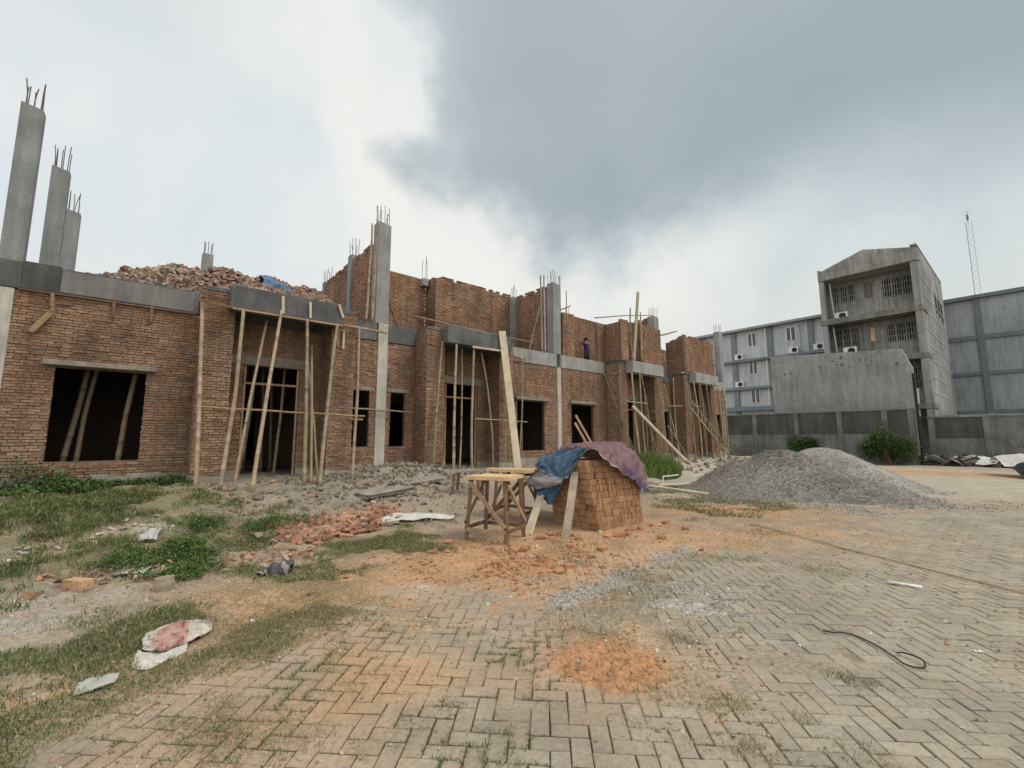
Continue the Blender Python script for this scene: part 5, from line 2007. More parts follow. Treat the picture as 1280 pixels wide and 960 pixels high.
def tarp():
    base = (6.5, 6.7, 1.15)
    h = thing('tarp', 'faded purple and blue tarp draped over the brick stack', 'tarp', base=base)
    m = MB(base)
    rows = [[(5.60, 5.95, 1.05), (5.72, 6.1, 1.16), (5.80, 6.22, 1.20), (5.82, 6.30, 1.15)],
            [(6.0, 5.95, 1.22), (5.9, 6.3, 1.32), (5.86, 6.52, 1.35), (5.84, 6.68, 1.29)],
            [(6.5, 5.95, 1.22), (6.2, 6.45, 1.42), (5.98, 6.82, 1.43), (5.90, 7.0, 1.37)],
            [(7.0, 6.0, 1.15), (6.6, 6.5, 1.46), (6.28, 6.98, 1.42), (5.98, 7.26, 1.24)],
            [(7.35, 6.1, 1.0), (7.0, 6.6, 1.46), (6.72, 7.04, 1.36), (6.32, 7.30, 1.02)],
            [(7.55, 6.3, .8), (7.3, 6.7, 1.38), (7.06, 7.12, 1.18), (6.74, 7.32, .80)],
            [(7.55, 6.6, .65), (7.44, 6.9, 1.08), (7.28, 7.2, .94), (7.03, 7.33, .62)],
            [(7.50, 6.9, .5), (7.38, 7.08, .76), (7.30, 7.22, .72), (7.16, 7.33, .60)]]

    def cf(i, j, nr, nc):
        k = i / nr
        e = j / nc
        c = np.array(PURPLE) * (1 + .35 * vnoise(i, j, .35, 210))
        if e > .93 and k < .55:
            c = np.array(LILAC) * .9
        if .62 < k < .75 and e > .35:
            c = c * .85 + np.array((.02, .014, .03))
        if k > .86:
            c = np.array(LILAC) * .8
        if e > .86 and k > .62:
            c = np.array((.085, .06, .115))
        return tuple(c)
    sheet(m, rows, 14, .034, 1, .005, PURPLE, cf, 2.4)
    m.build('purple_sheet', M['tarp'], h, smooth=True)
    m = MB(base)
    rows = [[(5.72, 6.05, 1.22), (5.62, 6.02, 1.10), (5.60, 6.05, 1.0)],
            [(5.74, 6.4, 1.31), (5.56, 6.3, 1.13), (5.58, 6.32, .94)],
            [(5.78, 6.72, 1.36), (5.62, 6.58, 1.15), (5.56, 6.56, .86)],
            [(5.80, 6.98, 1.38), (5.68, 6.84, 1.2), (5.62, 6.70, .86)],
            [(5.86, 7.04, 1.37), (5.76, 6.95, 1.22), (5.69, 6.78, .96)]]

    def cf2(i, j, nr, nc):
        c = np.array(BLUE) * (1 + .4 * vnoise(i, j, .4, 214))
        if j > nc - 4 or i > nr - 5:
            c = np.array((.17, .27, .36))
        return tuple(c)
    sheet(m, rows, 12, .04, 2, .005, BLUE, cf2, 2.6)
    m.build('blue_fold', M['tarp'], h, smooth=True)
    m = MB(base)
    rows = [[(5.72, 5.95, .99), (5.60, 5.84, .82), (5.58, 5.86, .66)],
            [(5.62, 6.2, .95), (5.50, 6.05, .80), (5.50, 6.1, .65)],
            [(5.58, 6.45, .90), (5.50, 6.38, .78), (5.54, 6.38, .68)],
            [(5.63, 6.68, .87), (5.58, 6.66, .80), (5.58, 6.66, .76)]]
    sheet(m, rows, 8, .05, 3, .008, LILAC, lambda i, j, nr, nc: tuple(np.array(LILAC) * (1 + .3 * vnoise(i, j, .4, 216))), 1.5)
    m.build('lilac_fold', M['tarp'], h, smooth=True)
    m = MB(base)
    rows = [[(5.62, 5.92, .67), (5.60, 5.98, .62), (5.60, 6.02, .57)],
            [(5.58, 6.15, .67), (5.56, 6.18, .54), (5.60, 6.2, .44)],
            [(5.60, 6.38, .70), (5.58, 6.36, .52), (5.62, 6.34, .40)],
            [(5.68, 6.62, .77), (5.68, 6.52, .66), (5.70, 6.45, .58)]]
    sheet(m, rows, 8, .035, 4, .008, BLUE, lambda i, j, nr, nc: tuple(np.array((.05, .125, .22)) * (1 + .4 * vnoise(i, j, .5, 218))), 1.5)
    m.build('blue_corner', M['tarp'], h, smooth=True)


tarp()
# bundle of blue tarp on the roof rubble
m = MB((2.55, -.9, 5.52))
rows = []
for i in range(5):
    rr = []
    for j in range(7):
        a = math.pi * j / 6
        r_ = (.26, .36, .34, .28, .18)[i]
        rr.append((2.1 + .23 * i + .04 * math.sin(j * 2.1), -.9 + .35 * math.cos(a), 5.50 - .06 * i + r_ * 1.0 * math.sin(a)))
    rows.append(rr)
sheet(m, rows, 5, .05, 9, .01, BLUE, lambda i, j, nr, nc: tuple(np.array((.08, .16, .26)) * (1 + .8 * vnoise(i, j, .5, 219))), 2.2)
tag(m.build('tarp_bundle', M['tarp'], smooth=True), 'crumpled blue tarp bundle on the rubble heap on the roof', 'tarp')


# ================================================================== THINGS ON THE GROUND
def ground_sheet(name, label, cat, pts, mtl, c, z=.012, noise=.012, sub=6, cfun=None, thick=.004, seed=0):
    """limp sheet lying on the ground: rows of (x, y, lift)"""
    cx = np.mean([p[0] for r in pts for p in r])
    cy = np.mean([p[1] for r in pts for p in r])
    cz = gz(cx, cy)
    rows = [[(p[0] - cx, p[1] - cy, gz(p[0], p[1]) - cz + z + p[2]) for p in r] for r in pts]
    m = MB()
    sheet(m, rows, sub, noise, 20 + seed, thick, c, cfun, 1.8)
    return tag(m.build(name, mtl, smooth=True, loc=(cx, cy, cz)), label, cat)


WHITE = (.48, .44, .375)
RED = (.36, .15, .125)


def sackc(i, j, nr, nc):
    k = i / nr
    c = np.array(WHITE) * (1 + .25 * vnoise(i, j, .5, 230))
    n = vnoise(i, j, .3, 231) * .18
    q = j / nc + n
    f = max(0.0, 1 - abs(k + n * .8 - .42) / .30) * max(0.0, min(1.0, (.95 - q) / .3))
    f = min(1.0, f * 2.0) * (.75 + .5 * vnoise(i, j, .6, 234))
    c = c * (1 - f) + np.array(RED) * f
    g = max(0.0, vnoise(i, j, .5, 233) - .12) * 2.2
    c = c * (1 - min(.55, g))
    return tuple(c)


ground_sheet('woven_sack', 'empty white woven sack with red print lying flat on dry grass', 'sack',
             [[(-2.64, 3.36, 0), (-2.72, 3.44, .03), (-2.78, 3.52, .0)], [(-2.52, 3.32, .02), (-2.66, 3.50, .05), (-2.79, 3.68, .01)],
              [(-2.45, 3.42, .02), (-2.60, 3.62, .06), (-2.72, 3.82, .01)], [(-2.40, 3.56, .01), (-2.53, 3.72, .05), (-2.62, 3.87, .0)],
              [(-2.38, 3.70, 0), (-2.43, 3.77, .02), (-2.48, 3.83, 0)]], M['redbag'], WHITE, .03, .014, 8, sackc, seed=1)
ground_sheet('woven_sack', 'torn grey white flap of sacking under the red printed sack', 'sack',
             [[(-2.58, 3.19, 0), (-2.63, 3.27, .01), (-2.68, 3.36, .02)], [(-2.46, 3.15, 0), (-2.52, 3.24, .02), (-2.58, 3.34, .02)],
              [(-2.40, 3.26, 0), (-2.45, 3.35, .02), (-2.50, 3.42, .02)], [(-2.37, 3.42, 0), (-2.41, 3.48, .01), (-2.44, 3.53, .01)]],
             M['redbag'], (.5, .47, .41), .012, .012, 6, seed=2)
ground_sheet('plastic_sheet', 'dusty translucent grey plastic sheet on the grass at lower left', 'plastic sheet',
             [[(-2.64, 2.85, 0), (-2.69, 2.92, 0), (-2.73, 2.98, 0)], [(-2.56, 2.88, .01), (-2.62, 2.98, .02), (-2.69, 3.07, 0)],
              [(-2.50, 2.98, .01), (-2.53, 3.04, .02), (-2.57, 3.09, 0)]], M['plastic'], (.42, .42, .38), .02, .012, 6, seed=3)
ground_sheet('paper_sheet', 'small white paper sheet on the dirt below the grassy bank', 'paper',
             [[(-4.33, 5.02, 0), (-4.38, 5.17, 0)], [(-4.05, 5.05, .01), (-4.1, 5.22, .02)]], M['plastic'], (.60, .57, .5), .035, .004, 5, seed=4)
ground_sheet('plastic_bag', 'clear grey plastic bag caught at the edge of the weeds', 'plastic bag',
             [[(-4.90, 5.98, 0), (-4.95, 6.08, .04), (-5.0, 6.2, .02)], [(-4.83, 6.0, .04), (-4.88, 6.14, .12), (-4.95, 6.3, .06)],
              [(-4.75, 6.08, .02), (-4.8, 6.2, .1), (-4.88, 6.35, .04)]], M['plastic'], (.40, .40, .40), .02, .03, 6, seed=5)
ground_sheet('white_sheet', 'long white plastic sheet lying between the broken bricks and the table', 'plastic sheet',
             [[(-2.2, 7.55, .0), (-2.22, 7.75, .05), (-2.15, 7.95, .0)], [(-1.9, 7.75, .02), (-1.9, 7.98, .09), (-1.85, 8.15, .03)],
              [(-1.5, 8.0, .02), (-1.5, 8.2, .07), (-1.48, 8.35, .02)], [(-1.05, 8.25, .0), (-1.05, 8.36, .02), (-1.04, 8.46, .0)]],
             M['plastic'], (.50, .49, .45), .02, .03, 6, seed=6)
ground_sheet('dark_rag', 'crumpled dark grey rag on the dirt left of the dry grass', 'rag',
             [[(-2.84, 5.12, 0), (-2.87, 5.22, .02), (-2.85, 5.32, 0)], [(-2.70, 5.10, .02), (-2.74, 5.22, .06), (-2.72, 5.34, .03)],
              [(-2.58, 5.14, .02), (-2.62, 5.26, .15), (-2.60, 5.38, .10)], [(-2.50, 5.12, .01), (-2.51, 5.22, .08), (-2.5, 5.30, .03)]],
             M['tarp'], (.085, .082, .08), .0, .06, 8, seed=7, cfun=lambda i, j, nr, nc: (.26, .25, .23) if vnoise(i, j, .3, 240) > .22 else (.075, .072, .07))
# concrete slab pieces in front of the small windows
for s, t, ls, lt, rz, lb in ((3.98, 3.05, .55, .32, .25, 'flat pale concrete slab lying on the bank below the small windows'),
                             (5.1, 2.55, .5, .25, -.1, 'second flat concrete slab, greyer, towards the second porch')):
    m = MB()
    m.bbox(-ls, ls, -lt, lt, -.03, .045, .012)
    m.v = [(a + R.gauss(0, .03), b + R.gauss(0, .03), c + R.gauss(0, .006)) for a, b, c in m.v]
    x, y, _ = W(s, t, 0)
    o = m.build('concrete_slab', M['plaster'], loc=(x, y, gz(x, y) + .03))
    o.rotation_euler = (.03, -.05, ROT + rz)
    tag(o, lb, 'concrete slab')
# boards on the ground by the gravel heap
for a, b, w, hh, mt, lb in (((4.05, 14.2, 0), (5.25, 12.0, 0), .17, .05, 'paleplank', 'long pale board lying on the grass left of the stone heap'),
                            ((4.45, 13.6, 0), (5.45, 13.75, 0), .13, .04, 'paleplank', 'short pale board resting across the long board by the stone heap'),
                            ((3.3, 14.0, 0), (4.3, 13.9, 0), .14, .05, 'paleplank', 'pale board end poking out behind the brick stack')):
    za, zb = gz(a[0], a[1]), gz(b[0], b[1])
    m = MB()
    up = .075 if 'short' in lb else .03
    m.beam((0, 0, 0), (b[0] - a[0], b[1] - a[1], zb - za), w, hh)
    tag(m.build('plank', M[mt], loc=(a[0], a[1], za + up + (.03 if 'short' in lb else 0))), lb, 'plank')
m = MB()
m.tube([(0, 0, -.05), (.01, .01, .20), (.03, .03, .23), (.4, .3, .23), (.72, .55, .24)], .02, 8)
tag(m.build('white_pipe', M['white'], loc=(5.05, 15.0, gz(5.05, 15.0))), 'bent white pipe sticking out of the tall grass', 'pipe')
# long thin bamboo lying over the paving
m = MB()
a, b = (4.2, 8.0), (5.3, 3.9)
pts = []
for i in range(22):
    k = i / 21
    x = a[0] + (b[0] - a[0]) * k + .04 * math.sin(4 * k)
    y = a[1] + (b[1] - a[1]) * k
    pts.append((x - a[0], y - a[1], gz(x, y) + .025 - gz(*a)))
m.tube(pts, [.011 - .005 * i / 21 for i in range(22)], 7, (1.7, 1.65, 1.5))
tag(m.build('bamboo_stick', M['bamboo'], loc=(a[0], a[1], gz(*a)), smooth=True), 'long thin bamboo stick lying across the paving at right', 'bamboo stick')
# black strap with a loop
m = MB()
ctrl = [(2.50, 3.75), (2.56, 3.72), (2.63, 3.72), (2.69, 3.66), (2.71, 3.57), (2.72, 3.48), (2.71, 3.38), (2.70, 3.30), (2.69, 3.23), (2.72, 3.18), (2.78, 3.18), (2.83, 3.23), (2.84, 3.30), (2.80, 3.36), (2.75, 3.36)]
cp = [np.array((*q, 0)) for q in ctrl]
pts = []
for i in range(len(cp) - 1):
    p0, p1, p2, p3 = cp[max(i - 1, 0)], cp[i], cp[i + 1], cp[min(i + 2, len(cp) - 1)]
    for k in range(5):
        t = k / 5
        q = .5 * ((2 * p1) + (-p0 + p2) * t + (2 * p0 - 5 * p1 + 4 * p2 - p3) * t * t + (-p0 + 3 * p1 - 3 * p2 + p3) * t ** 3)
        pts.append((q[0] - 2.7, q[1] - 3.4, max(gz(q[0], q[1]), .002) + .012 + (.012 if i > 10 else 0)))
m.tube(pts, .0055, 7)
tag(m.build('black_strap', M['black'], loc=(2.7, 3.4, 0), smooth=True), 'black rubber strap ending in a loop on the paving', 'strap')
# white stick like a bone
m = MB()
m.tube([(-.10, .09, .02), (-.03, .03, .022), (.03, -.02, .02), (.10, -.09, .018)], [.02, .013, .014, .022], 8)
tag(m.build('white_stick', M['white'], loc=(4.13, 4.85, 0.0), smooth=True), 'short white stick lying on the paving at right', 'stick')
m = MB()
m.tube([(0, 0, 0), (.12, .02, .012), (.28, -.02, .008), (.42, .03, .004)], [.012, .01, .009, .006], 6)
tag(m.build('dark_stick', M['darkwood'], loc=(-4.05, 5.0, gz(-4.05, 5.0) + .012)), 'dark broken stick on the dirt left of the crumpled rag', 'stick')
m = MB()
m.tube([(0, 0, .0), (.10, -.15, .30), (.24, -.34, .55)], [.006, .005, .004], 5)
m.tube([(.05, -.07, .15), (.16, .08, .42)], [.005, .003], 5)
tag(m.build('dead_twig', M['greyplank'], loc=(-3.95, 6.55, gz(-3.95, 6.55))), 'pale dead twig standing in the leafy weeds', 'twig')


# ================================================================== BUSHES
def bush(name, label, cx, cy, rx, ry, h, n, seed, c0):
    g = gz(cx, cy)
    b = thing(name, label, 'bush', loc=(cx, cy, g))
    rr = np.random.default_rng(seed)
    lobes = [(rr.uniform(-.6, .6) * rx, rr.uniform(-.6, .6) * ry, rr.uniform(.25, .8) * h, rr.uniform(.3, .55)) for _ in range(9)]
    P = []
    for lx, ly, lz, lr in lobes:
        k = n // 9
        d = rr.normal(0, 1, (k, 3))
        d /= np.linalg.norm(d, axis=1)[:, None]
        r = lr * (rr.random(k) ** .4) * (1 + .5 * rr.random(k) ** 3)
        P.append(np.stack([lx + d[:, 0] * r * rx, ly + d[:, 1] * r * ry, lz + d[:, 2] * r * h * .8], 1))
    P = np.concatenate(P)
    P = P[P[:, 2] > .02]
    c = np.array(c0) * rr.uniform(.5, 1.8, (len(P), 1))
    o = leaf_cloud('foliage', P[:, 0], P[:, 1], P[:, 2], rr.uniform(.06, .15, len(P)), c, M['leaf'], .7)
    o.parent = b
    m = MB()
    for lx, ly, lz, lr in lobes:
        m.tube([(lx * .1, ly * .1, 0), (lx * .6, ly * .6, lz * .6), (lx, ly, lz)], [.03, .02, .01], 5)
    m.build('stems', M['darkwood'], b)


def wxy(s, t):
    return W(s, t, 0)[:2]


x, y = wxy(32.3, 6.55)
bush('bush', 'big dark green bush at the right end of the boundary wall panels', x, y, 1.5, .9, 2.0, 9000, 3, (.06, .10, .032))
x, y = wxy(32.6, 2.0)
bush('bush', 'lower dark green bush behind the pale gravel heap', x, y, 1.3, .8, 1.5, 6000, 4, (.05, .085, .03))
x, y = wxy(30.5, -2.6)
bush('bush', 'small dark bush beside the last porch of the row', x, y, .9, .8, 1.3, 3000, 5, (.03, .055, .022))  # foliage colour set darker than the other two bushes


# ================================================================== BOUNDARY WALLS
def boundary(label, s, ta, tb, z1, posts, zdark, sides=()):
    base = (s, (ta + tb) / 2, 0)
    h = thing('boundary_wall', label, 'wall', base=base)
    m = MB(base)
    m.box(s, s + .12, ta, tb, -.2, zdark)
    m.build('lower_panel', M['panel_grey'], h)
    m = MB(base)
    m.box(s + .015, s + .11, ta, tb, zdark + .001, z1 - .1)
    m.build('upper_panel', M['panel_dark'], h)
    m = MB(base)
    m.bbox(s - .03, s + .15, ta, tb, z1 - .098, z1, .01)
    m.build('coping', M['panel_grey'], h)
    for t in posts:
        m = MB(base)
        m.bbox(s - .045, s + .16, t - .14, t + .14, -.2, z1 - .1, .01)
        m.build('post', M['panel_grey'], h)
    return h, base


hw, bw_ = boundary('grey concrete boundary wall with dark upper panels behind the gravel heaps', 33.5, -9, 7.55, 3.25, [-8.8, -6.2, -3.6, -1.0, 1.6, 4.0, 6.2, 7.38], 1.78)
hw2, bw2 = boundary('lower right boundary wall with one blackish panel and a debris line at its foot', 36.0, 7.7, 32, 2.82, [7.9, 10.15, 15, 20, 25, 30], 1.52)
m = MB(bw2)
m.box(35.99, 36.012, 10.29, 14.86, 1.53, 2.71, (1, 1, 1))
o = m.build('panel_patch', M['panel_grey'], hw2)
o['label'] = 'brownish grey plastered upper panel'
# black brushed marks like 04 on the right boundary wall
m = MB(bw2)
q = []
for i in range(17):
    a = 2 * math.pi * i / 16
    q.append((35.985, 10.82 + .13 * math.cos(a), 1.17 + .21 * math.sin(a)))
for a, b in zip(q, q[1:]):
    m.beam(a, b, .012, .075, (1.7, 1.7, 1.7), 0)
m.beam((35.985, 11.40, 1.40), (35.985, 11.18, 1.10), .012, .07, (1.6, 1.6, 1.6))
m.beam((35.985, 11.16, 1.10), (35.985, 11.54, 1.10), .012, .07, (1.6, 1.6, 1.6))
m.beam((35.985, 11.42, 1.30), (35.985, 11.42, .95), .012, .07, (1.6, 1.6, 1.6))
m.build('painted_marks', M['panel_dark'], hw2)
m = MB((33.3, 7.75, 0))
m.tube([(33.3, 7.72, -.1), (33.3, 7.70, 5.2)], .07, 8)
tag(m.build('drain_pipe', M['black']), 'black vertical pipe in the gap between the two boundary walls', 'pipe')

# debris along the right wall
def debris():
    n = 260
    s = NR.normal(34.6, .5, n)
    t = NR.uniform(7.6, 12.2, n)
    x = s * U[0] + (t - DIST) * V[0]
    y = s * U[1] + (t - DIST) * V[1]
    p = np.stack([x, y, NR.uniform(.02, .42, n)], 1)
    size = np.stack([NR.uniform(.1, .6, n), NR.uniform(.06, .3, n), NR.uniform(.015, .05, n)], 1)
    k = NR.random((n, 1))
    c = np.where(k < .6, np.array((.07, .065, .06)), np.where(k < .85, np.array((.24, .21, .17)), np.array((.5, .49, .46)))) * NR.uniform(.6, 1.3, (n, 1))
    o = chunks('debris', p, size, c, M['rubble'], .3)
    tag(o, 'low heap of dark scrap boards and sheets along the foot of the right boundary wall', 'debris', kind='stuff')


debris()


def world_sheet(name, label, cat, rows, mtl, c, **kw):
    return ground_sheet(name, label, cat, rows, mtl, c, **kw)


def Wr(rows):
    return [[(*wxy(s, t), z) for s, t, z in r] for r in rows]


ground_sheet('white_board', 'white board lying tilted left of the big bush', 'board', Wr([[(31.0, 4.2, 0), (31.6, 4.0, .45)], [(31.0, 5.2, 0), (31.6, 5.0, .35)]]), M['plastic'], (.62, .64, .64), z=.03, noise=.01, seed=11)
ground_sheet('pale_sheet', 'crumpled pale sheet on the scrap heap by the right wall', 'plastic sheet', Wr([[(33.6, 9.7, 0), (34.2, 9.6, .5)], [(33.6, 10.5, .1), (34.2, 10.4, .4)]]), M['plastic'], (.5, .5, .48), z=.1, noise=.05, seed=12)
ground_sheet('white_tarp', 'white and grey tarp spread on the heap at the right edge', 'tarp', Wr([[(26.0, 11.0, .35), (27.2, 10.7, .75), (28.0, 10.5, .5)], [(25.8, 11.8, .45), (26.8, 11.6, .85), (27.8, 11.4, .5)], [(25.6, 12.8, .4), (26.6, 12.6, .75), (27.6, 12.4, .5)]]), M['plastic'], (.55, .54, .5), z=.03, noise=.06, seed=13)
ground_sheet('black_heap_cover', 'black plastic covered heap below the white tarp at the right edge', 'tarp', Wr([[(24.9, 11.5, 0), (25.4, 11.25, .3), (26.2, 11.1, .42)], [(24.7, 12.2, .0), (25.2, 12.0, .42), (26.0, 11.9, .6)], [(24.5, 13.4, 0), (25.0, 13.2, .4), (25.8, 13.0, .6)]]), M['black'], (1, 1, 1), z=.03, noise=.06, seed=14)


# ================================================================== BUILDINGS BEHIND
def aircon(base, s, t, z, label, d=-1):
    """outdoor unit on a wall that faces the yard (towards -s)"""
    h = thing('air_conditioner', label, 'air conditioner', base=(s, t, z))
    b = (s, t, z)
    m = MB(b)
    m.bbox(s - .34, s - .04, t - .42, t + .42, z, z + .58, .02)
    m.build('casing', M['white'], h)
    m = MB(b)
    pts = []
    for i in range(20):
        a = 2 * math.pi * i / 20
        pts.append((s - .345, t + .10 + .23 * math.cos(a), z + .29 + .23 * math.sin(a)))
    pts2 = [(s - .352, p[1], p[2]) for p in pts]
    m.mesh(pts + pts2, [tuple(range(20, 40))] + [(i, (i + 1) % 20, 20 + (i + 1) % 20, 20 + i) for i in range(20)])
    m.build('fan', M['black'], h)
    m = MB(b)
    for k in (-.3, .3):
        m.box(s - .36, s - .002, t + k - .02, t + k + .02, z - .05, z - .003)
    m.build('bracket', M['bluedark'], h)
    return h


def window(h, base, s, t0, t1, z0, z1, bars=0, frame='white', panes=2):
    f = .06
    m = MB(base)
    m.box(s - .05, s - .004, t0, t0 + f, z0, z1)
    m.box(s - .05, s - .004, t1 - f, t1, z0, z1)
    m.box(s - .05, s - .004, t0 + f + .001, t1 - f - .001, z0, z0 + f)
    m.box(s - .05, s - .004, t0 + f + .001, t1 - f - .001, z1 - f, z1)
    for i in range(1, panes):
        t = t0 + (t1 - t0) * i / panes
        m.box(s - .052, s - .006, t - f * .8, t + f * .8, z0 + f + .001, z1 - f - .001)
    o = m.build('window', M[frame], h)
    m = MB(base)
    m.box(s - .02, s - .003, t0 + f * .9, t1 - f * .9, z0 + f * .9, z1 - f * .9)
    m.build('pane', M['hollow'] if bars else M['glass'], o)
    if bars:
        m = MB(base)
        for i in range(1, bars):
            t = t0 + (t1 - t0) * i / bars
            m.box(s - .075, s - .056, t - .022, t + .022, z0 + .02, z1 - .02, (1.15, 1.15, 1.1))
        for k in (.33, .66):
            z = z0 + (z1 - z0) * k
            m.box(s - .09, s - .077, t0 + .02, t1 - .02, z - .025, z + .025)
        m.build('bars', M['greywall'], o)
    return o


def grey_building():
    b = (40.0, 4.8, 0)
    h = thing('grey_building', 'tall bare grey concrete building with open galleries, gable and barred windows', 'building', base=b)
    # right side wall with parapet, thick columns at the front corners
    m = MB(b)
    m.box(40.45, 52.0, 7.40, 7.72, 0, 14.80)
    m.build('side_wall', M['greywall'], h)
    m = MB(b)
    for z in (12.6, 11.5, 10.4, 9.0, 7.9, 6.9, 5.7, 4.6):
        m.box(40.46, 52.01, 7.721, 7.745, z - .035, z + .035, (1.5, 1.5, 1.45))
    m.build('pour_lines', M['greyblock'], h)
    m = MB(b)
    m.box(41.6, 52.0, 1.9, 7.39, 0, 13.7)
    m.build('wall', M['greywall'], h)
    for t0, t1 in ((1.9, 2.22), (7.30, 7.72)):
        m = MB(b)
        m.bbox(40.0, 40.44, t0, t1, 0, 13.72, .02)
        m.build('column', M['greyblock'], h)
    m = MB(b)
    m.box(40.45, 41.59, 1.9, 2.02, 0, 13.72)
    m.build('side_wall', M['greywall'], h)
    # gallery slabs with dirty edges
    for z0, z1 in ((10.18, 10.62), (6.92, 7.28), (3.5, 3.85)):
        m = MB(b)
        m.bbox(39.95, 41.59, 1.82, 7.78, z0, z1, .02, (.75, .74, .7))
        m.build('gallery_slab', M['greywall'], h)
    # gable
    m = MB(b)
    P = [(39.93, 1.9, 13.74), (39.93, 7.75, 13.74), (39.93, 7.75, 14.62), (39.93, 4.8, 15.42), (39.93, 2.2, 14.52), (39.93, 1.9, 14.66)]
    Q = [(40.9, p[1], p[2]) for p in P]
    n = len(P)
    m.mesh(P + Q, [tuple(range(n)), tuple(range(2 * n - 1, n - 1, -1))] + [(i, n + i, n + (i + 1) % n, (i + 1) % n) for i in range(n)])
    m.build('gable', M['greywall'], h)
    m = MB(b)
    m.mesh([(40.91, 1.85, 14.45), (40.91, 4.8, 15.36), (40.91, 7.39, 14.5), (52.0, 1.85, 14.45), (52.0, 4.8, 15.36), (52.0, 7.39, 14.5), (40.91, 1.85, 13.71), (40.91, 7.39, 13.71), (52, 1.85, 13.71), (52, 7.39, 13.71)],
           [(0, 1, 4, 3), (1, 2, 5, 4), (0, 3, 8, 6), (2, 7, 9, 5), (6, 8, 9, 7), (0, 6, 7, 2, 1), (3, 4, 5, 9, 8)])
    m.build('roof', M['roofmetal'], h)
    m = MB(b)
    m.bbox(40.0, 52.0, 7.38, 7.75, 14.802, 14.93, .01)
    m.build('parapet', M['greyblock'], h)
    S = 41.6
    window(h, b, S, 2.35, 3.85, 12.1, 13.45, 11, 'greywall', 3)
    window(h, b, S, 4.40, 4.85, 12.15, 13.25, 0, 'darkwood', 1)
    window(h, b, S, 5.42, 7.15, 11.9, 13.3, 12, 'greywall', 3)
    window(h, b, S, 2.35, 3.78, 8.6, 10.0, 11, 'greywall', 3)
    o = window(h, b, S, 4.45, 4.85, 8.7, 9.88, 0, 'timber', 1)
    m = MB(b)
    m.box(S - .062, S - .055, 4.52, 4.78, 8.77, 9.81)
    m.build('blind', M['paleplank'], o)
    window(h, b, S, 5.41, 7.10, 8.5, 9.85, 12, 'greywall', 3)
    window(h, b, S, 5.6, 7.05, 5.0, 6.5, 10, 'greywall', 3)
    for t, z0, z1 in ((2.42, 10.7, 13.6), (2.42, 7.3, 10.1)):
        m = MB(b)
        m.tube([(41.4, t, z0), (40.7, t + .02, z1)], .05, 6)
        m.build('drain_pipe', M['white'], h)
    for s0, z in ((46.5, 11.2), (48.0, 11.1), (49.5, 10.9)):
        m = MB(b)
        m.box(s0, s0 + .8, 7.721, 7.74, z, z + 1.6)
        w = m.build('window', M['hollow'], h)
    m = MB(b)
    m.tube([(40.2, 6.9, 3.0), (40.3, 6.95, 4.9)], .07, 6)
    m.build('downpipe', M['white'], h)
    aircon(b, 41.2, 2.95, 10.66, 'white air conditioner on the top gallery of the grey building')
    aircon(b, 41.2, 3.3, 7.85, 'white air conditioner on the middle gallery of the grey building')


grey_building()


def low_block():
    b = (35.0, 3.4, 0)
    h = thing('grey_block', 'plain windowless grey rendered block with a chamfered right end', 'building', base=b)
    m = MB(b)
    P = [(35, -.2, 0), (35, 7.46, 0), (35, 7.46, 5.75), (35, 7.06, 6.95), (35, -.2, 7.45)]
    Q = [(35.5, p[1], p[2]) for p in P]
    n = len(P)
    m.mesh(P + Q, [tuple(range(n)), tuple(range(2 * n - 1, n - 1, -1))] + [(i, n + i, n + (i + 1) % n, (i + 1) % n) for i in range(n)])
    m.build('wall', M['greyblock'], h)
    # chipped patches near the top edge
    m = MB(b)
    for k in range(26):
        t = R.choice([R.uniform(.5, 1.8), R.uniform(2.6, 4.4), R.uniform(4.4, 6.8)])
        z = 6.9 - R.random() ** 1.5 * .9
        w = R.uniform(.03, .16)
        m.box(34.985, 34.998, t, t + w, z, z + w * R.uniform(.4, 1.2), (.55, .52, .48))
    m.build('chipped_render', M['greywall'], h)


low_block()


